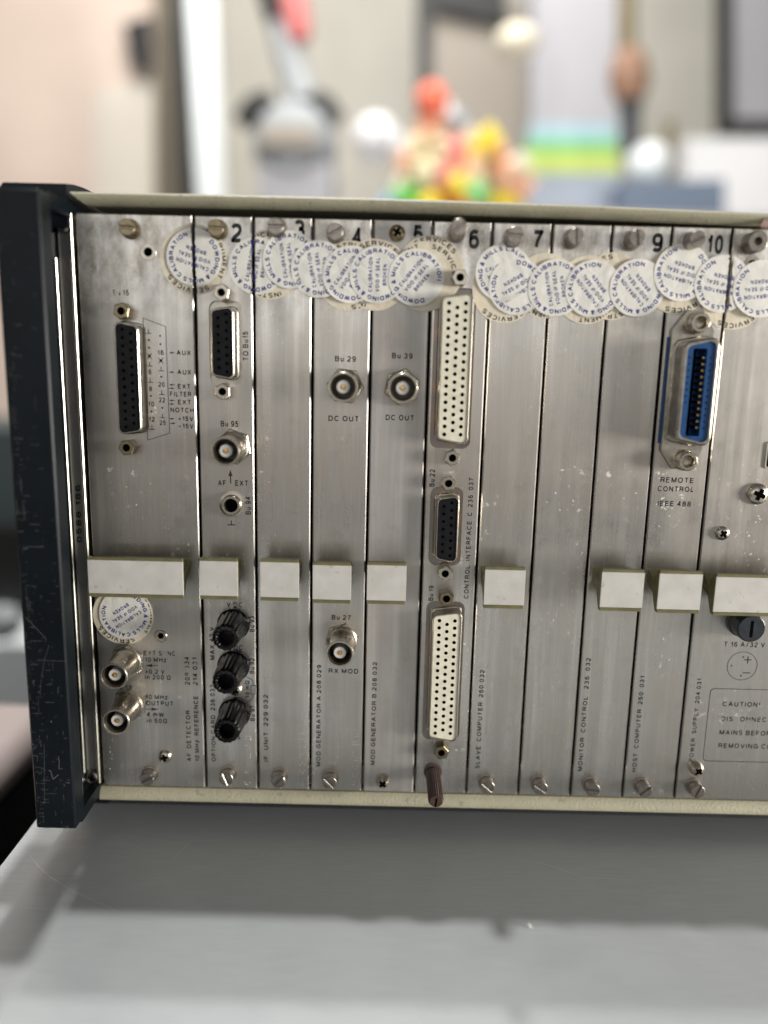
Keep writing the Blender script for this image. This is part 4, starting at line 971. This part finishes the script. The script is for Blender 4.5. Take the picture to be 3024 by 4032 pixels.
bmat('pinkdoor', (.74, .60, .51)); bmat('doorlow', (.72, .66, .57)); bmat('taupe', (.16, .135, .095)); bmat('bgblack', (.004, .004, .004)); bmat('coolwhite', (.74, .78, .78)); bmat('bggrey', (.36, .38, .39)); bmat('bgdark', (.018, .018, .018))
bmat('pinkred', (.55, .16, .15)); bmat('white', (.82, .82, .82)); bmat('stone', (.30, .265, .22)); bmat('lilac', (.37, .365, .385)); bmat('sky', (.33, .50, .56)); bmat('green', (.16, .46, .16)); bmat('lime', (.46, .56, .12)); bmat('navy', (.115, .15, .205)); bmat('darkstem', (.03, .036, .045)); bmat('steelblue', (.30, .34, .40))
bmat('caramel', (.26, .145, .09)); bmat('olivebg', (.17, .135, .07)); bmat('creambg', (.78, .72, .56)); bmat('red', (.74, .16, .09)); bmat('orange', (.85, .30, .03)); bmat('yellow', (.85, .66, .05)); bmat('peach', (.80, .45, .30)); bmat('rose', (.80, .25, .24)); bmat('brightgreen', (.10, .50, .05)); bmat('skyblue', (.20, .40, .75)); bmat('pale', (.70, .64, .40))
door = empty('door', (*[at(300, 1850, 3150)[0]], 3150, -760), 'pale pink door with dark latch at the left behind the instrument', 'door')
def dp(name, pts, Y, th, mats):
    poly = [at(u, v, Y) for u, v in pts][::-1]; return part(name, MB().prism(poly, Y + th, Y), mats, door)
dp('leaf', [(-900, -900), (620, -900), (620, 3300), (-900, 3300)], 3150, 45, 'pinkdoor')
dp('lower_panel', [(370, 360), (605, 300), (612, 3300), (370, 3300)], 3135, 12, 'doorlow')
dp('edge', [(600, -900), (700, -900), (738, 3300), (630, 3300)], 3100, 34, 'taupe')
dp('latch', [(480, 95), (590, 60), (590, 280), (530, 265)], 3060, 30, 'bgdark')
fr = empty('leaning_board', (at(780, 1850, 2200)[0], 2200, -760), 'white board with a black edge standing upright beside the pink door', 'board')
for nm, pts, Y, mt in (('edge_strip', [(630, -700), (692, -700), (840, 1900), (775, 1900)], 2200, 'bgblack'), ('board_face', [(694, -700), (815, -700), (930, 1900), (842, 1900)], 2200, 'coolwhite')):
    poly = [at(u, v, Y) for u, v in pts][::-1]; part(nm, MB().prism(poly, Y + 30, Y), mt, fr)
# stick vacuum cleaner
vac = empty('vacuum_cleaner', (at(1750, 900, 2200)[0], 2200, -760), 'grey stick vacuum cleaner with dark curved collar leaning before the wall', 'vacuum cleaner')
def bx3(u, v, Y=2200): x, z = at(u, v, Y); return (x, Y, z)
part('tube', MB().tube([bx3(1040, -120), bx3(1110, 120), bx3(1190, 400)], [34, 40, 48]), 'bggrey', vac); part('grip', MB().tube([bx3(1040, -300), bx3(1080, -60), bx3(1110, 90)], [42, 54, 48]), 'bgdark', vac)
part('trigger', MB().tube([bx3(1140, -60, 2170), bx3(1165, 80, 2170), bx3(1185, 160, 2170)], [37, 43, 31]), 'pinkred', vac)
part('collar', MB().tube([bx3(950, 490), bx3(1000, 430), bx3(1075, 385)], [31, 42, 28]), 'bgdark', vac); part('collar', MB().tube([bx3(1200, 380), bx3(1270, 420), bx3(1330, 480)], [28, 42, 28]), 'bgdark', vac)
x, z = at(1165, 560, 2200)
part('bin', MB().lathe([(1e-7, 2070), (80, 2085), (115, 2130), (126, 2200), (115, 2270), (80, 2315), (1e-7, 2330)], 24, x, z - 20), 'bggrey', vac); part('band', MB().box(x - 80, x + 74, 2068, 2050, z - 52, z + 8, 5), 'stone', vac)
part('base', MB().box(x - 95, x + 118, 2100, 2320, -760, z - 82, 6), 'lilac', vac)
# cabinet opening with dark frame
cab = empty('picture_frame', (at(1880, 400, 3000)[0], 3000, at(1880, 900, 3000)[1]), 'large dark frame with taupe centre on the wall behind the colourful balls', 'picture frame')
def cp(name, pts, Y, th, mats, par):
    poly = [at(u, v, Y) for u, v in pts][::-1]; return part(name, MB().prism(poly, Y + th, Y), mats, par)
cp('frame_side', [(1640, -500), (1700, -500), (1700, 470), (1640, 470)], 3000, 40, 'bgdark', cab); cp('frame_top', [(1700, -500), (2010, -500), (1990, 90), (1700, 30)], 3004, 36, 'bgdark', cab); cp('centre', [(1695, 20), (2085, 20), (2085, 900), (1695, 900)], 3060, 20, 'stone', cab)
ball('lamp_shade', 2035, 165, 1950, 78, 'creambg', 'small cream oval lamp shade hanging before the dark frame', 'lamp', sq=.72)
tallb = empty('carton', (at(2260, 700, 2500)[0], 2500, at(2260, 700, 2500)[1]), 'tall pale carton with blue, green and lime bands at its foot', 'carton')
cp('front', [(2095, -500), (2430, -500), (2430, 490), (2095, 490)], 2500, 120, 'lilac', tallb); cp('blue_band', [(2090, 490), (2430, 490), (2430, 550), (2090, 550)], 2500, 120, 'sky', tallb); cp('green_band', [(2080, 550), (2430, 550), (2430, 600), (2080, 600)], 2500, 120, 'green', tallb)
cp('lime_band', [(2075, 600), (2440, 600), (2440, 680), (2075, 680)], 2500, 120, 'lime', tallb); cp('base', [(2070, 680), (2440, 680), (2440, 900), (2070, 900)], 2500, 120, 'steelblue', tallb)
bot = empty('bottle', (at(2480, 600, 2050)[0], 2050, at(2480, 600, 2050)[1]), 'brown bottle-shaped ornament on a thin dark stem', 'ornament')
def vlathe(pts, Y, cxpx):  # vertical lathe: (v, radius_px)
    vs = []; fs = []; n = 18; k = (Y - CAM[1]) / FPX
    for v, r in pts:
        x, z = at(cxpx, v, Y)
        for i in range(n): a = 2 * math.pi * i / n; vs.append((x + r * k * math.cos(a), Y + r * k * math.sin(a), z))
    for q in range(len(pts) - 1):
        for i in range(n): j = (i + 1) % n; fs.append([q * n + i, q * n + j, q * n + n + j, q * n + n + i])
    fs += [list(range(n)), [len(vs) - n + i for i in range(n)]]
    return MB().add(vs, fs)
part('neck', vlathe([(-300, 30), (60, 32), (190, 34)], 2050, 2465), 'olivebg', bot); part('body', vlathe([(190, 34), (230, 62), (330, 74), (400, 50)], 2050, 2478), 'caramel', bot); part('stem', vlathe([(400, 44), (430, 34), (580, 32), (600, 40)], 2050, 2482), 'darkstem', bot)
tag(solo('candle', vlathe([(480, 18), (620, 18), (700, 16)], 2050, 2638), 'olivebg', (at(2638, 700, 2050)[0], 2050, at(2638, 700, 2050)[1])), 'thin brown stick standing right of the ornament', 'stick')
ball('mug', 1480, 545, 1900, 82, 'white', 'round white cup left of the colourful balls', 'cup'); ball('bowl', 2555, 650, 1950, 78, 'coolwhite', 'round white bowl below the brown ornament', 'bowl')
pf = empty('picture_frame', (at(2950, 500, 3300)[0], 3300, at(2950, 520, 3300)[1]), 'black picture frame with a pale print at the right edge', 'picture frame')
cp('frame', [(2830, -500), (2885, -500), (2885, 470), (3400, 470), (3400, 525), (2830, 525)], 3300, 40, 'bgdark', pf); cp('print', [(2880, -500), (3400, -500), (3400, 475), (2880, 475)], 3325, 20, 'lilac', pf)
bgp('white_box', [(2700, 545), (3500, 545), (3500, 1950), (2700, 1950)], 2900, 300, 'white', 'large white box standing on the shelf at the right', 'box')
bgp('storage_box', [(2445, 715), (2855, 705), (2855, 1100), (2445, 1100)], 1750, 200, 'navy', 'slate blue storage box behind the instrument cover', 'box')
bgp('tray', [(2070, 745), (2445, 730), (2445, 1100), (2070, 1100)], 1850, 200, 'steelblue', 'grey blue tray between the balls and the slate blue box', 'tray')
more = [(1570, 560, 34, 'white'), (1640, 570, 36, 'pale'), (1745, 440, 34, 'white'), (1730, 560, 34, 'pale'), (1850, 540, 34, 'creambg'), (1930, 540, 36, 'yellow'), (1970, 590, 34, 'peach'), (2050, 640, 34, 'creambg'), (2065, 740, 36, 'peach'), (1575, 720, 36, 'creambg'), (1560, 775, 30, 'green'), (1660, 600, 30, 'orange'), (1730, 620, 34, 'pale'), (1880, 700, 34, 'pale'), (1760, 690, 34, 'rose'), (1900, 640, 30, 'creambg'), (1800, 720, 36, 'yellow'), (1690, 800, 38, 'yellow'), (1930, 810, 36, 'yellow'), (1810, 815, 40, 'orange')]
balls = [(1700, 395, 84, 'red', 'red ball at the top of the pile'), (1690, 520, 78, 'peach', 'peach ball under the red one'), (1800, 480, 52, 'steelblue', 'small blue grey ball right of the red one'), (1790, 590, 56, 'rose', 'rose ball at the centre of the pile'),
         (1890, 590, 70, 'yellow', 'yellow ball at the upper right of the pile'), (1620, 650, 80, 'peach', 'peach ball at the left of the pile'), (1680, 680, 76, 'pale', 'pale yellow ball low in the pile'), (1820, 670, 82, 'peach', 'peach ball right of the pale yellow one'),
         (1945, 655, 62, 'orange', 'orange ball at the right of the pile'), (2010, 690, 76, 'peach', 'peach ball at the right end of the pile'), (1620, 790, 70, 'brightgreen', 'green ball at the lower left'), (1740, 775, 80, 'orange', 'orange ball at the foot of the pile'),
         (1870, 770, 66, 'green', 'green ball at the foot between orange and yellow'), (1990, 790, 84, 'yellow', 'yellow ball at the lower right'), (1530, 815, 50, 'skyblue', 'blue ball at the lower left end')]
for k, (u, v, r, mt, lb) in enumerate(balls):
    ball('toy_ball', u, v, 1500 + (k * 37) % 110, r * (.74 if k == 0 else .8), mt, 'blurred ' + lb + ' of toys', 'toy ball', 'colourful toy balls piled behind the instrument')
struct('shelf', MB().box(-300, 3600, 1300, 3980, 400, 462), 'lilac')
NM = {'creambg': 'cream', 'pale': 'pale yellow', 'rose': 'rose', 'peach': 'peach'}
for k, (u, v, r, mt) in enumerate(more):
    x, z = at(u, v, 1440 + (k * 53) % 120); Yb = 1440 + (k * 53) % 120; h_ = r / FPX * (Yb - CAM[1]) * .8; an = k * 1.7
    q = [(x + h_ * (1 + .35 * (k % 3 - 1)) * c_ * math.cos(an) - h_ * s_b * math.sin(an), z + h_ * (1 + .35 * (k % 3 - 1)) * c_ * math.sin(an) + h_ * s_b * math.cos(an)) for c_, s_b in ((-1, -1), (1, -1), (1, 1), (-1, 1))]
    tag(solo('toy_block', MB().prism(q, Yb + h_, Yb - h_, h_ * .25), mt, (x, Yb, z - h_)), 'small blurred ' + NM.get(mt, mt) + ' block among the toy balls', 'toy block', 'small blocks among the toy balls')
# objects glimpsed left of the bumper
bgp('storage_crate', [(-700, 1690), (90, 1690), (90, 2080), (-700, 2080)], 900, 300, bmat('slategreen', (.05, .07, .068)), 'dark green grey crate left of the bumper', 'crate')
bgp('speaker_box', [(-700, 2080), (120, 2080), (120, 2370), (-700, 2370)], 880, 320, 'darkcab', 'black box under the green grey crate', 'box')
ball('paper_ball', 15, 2450, 700, 75, 'bggrey', 'pale grey round object left of the bumper', 'ball')
bgp('cushion', [(-700, 2540), (140, 2540), (140, 2800), (-700, 2800)], 760, 250, 'coolwhite', 'pale cushion behind the pink bench', 'cushion')
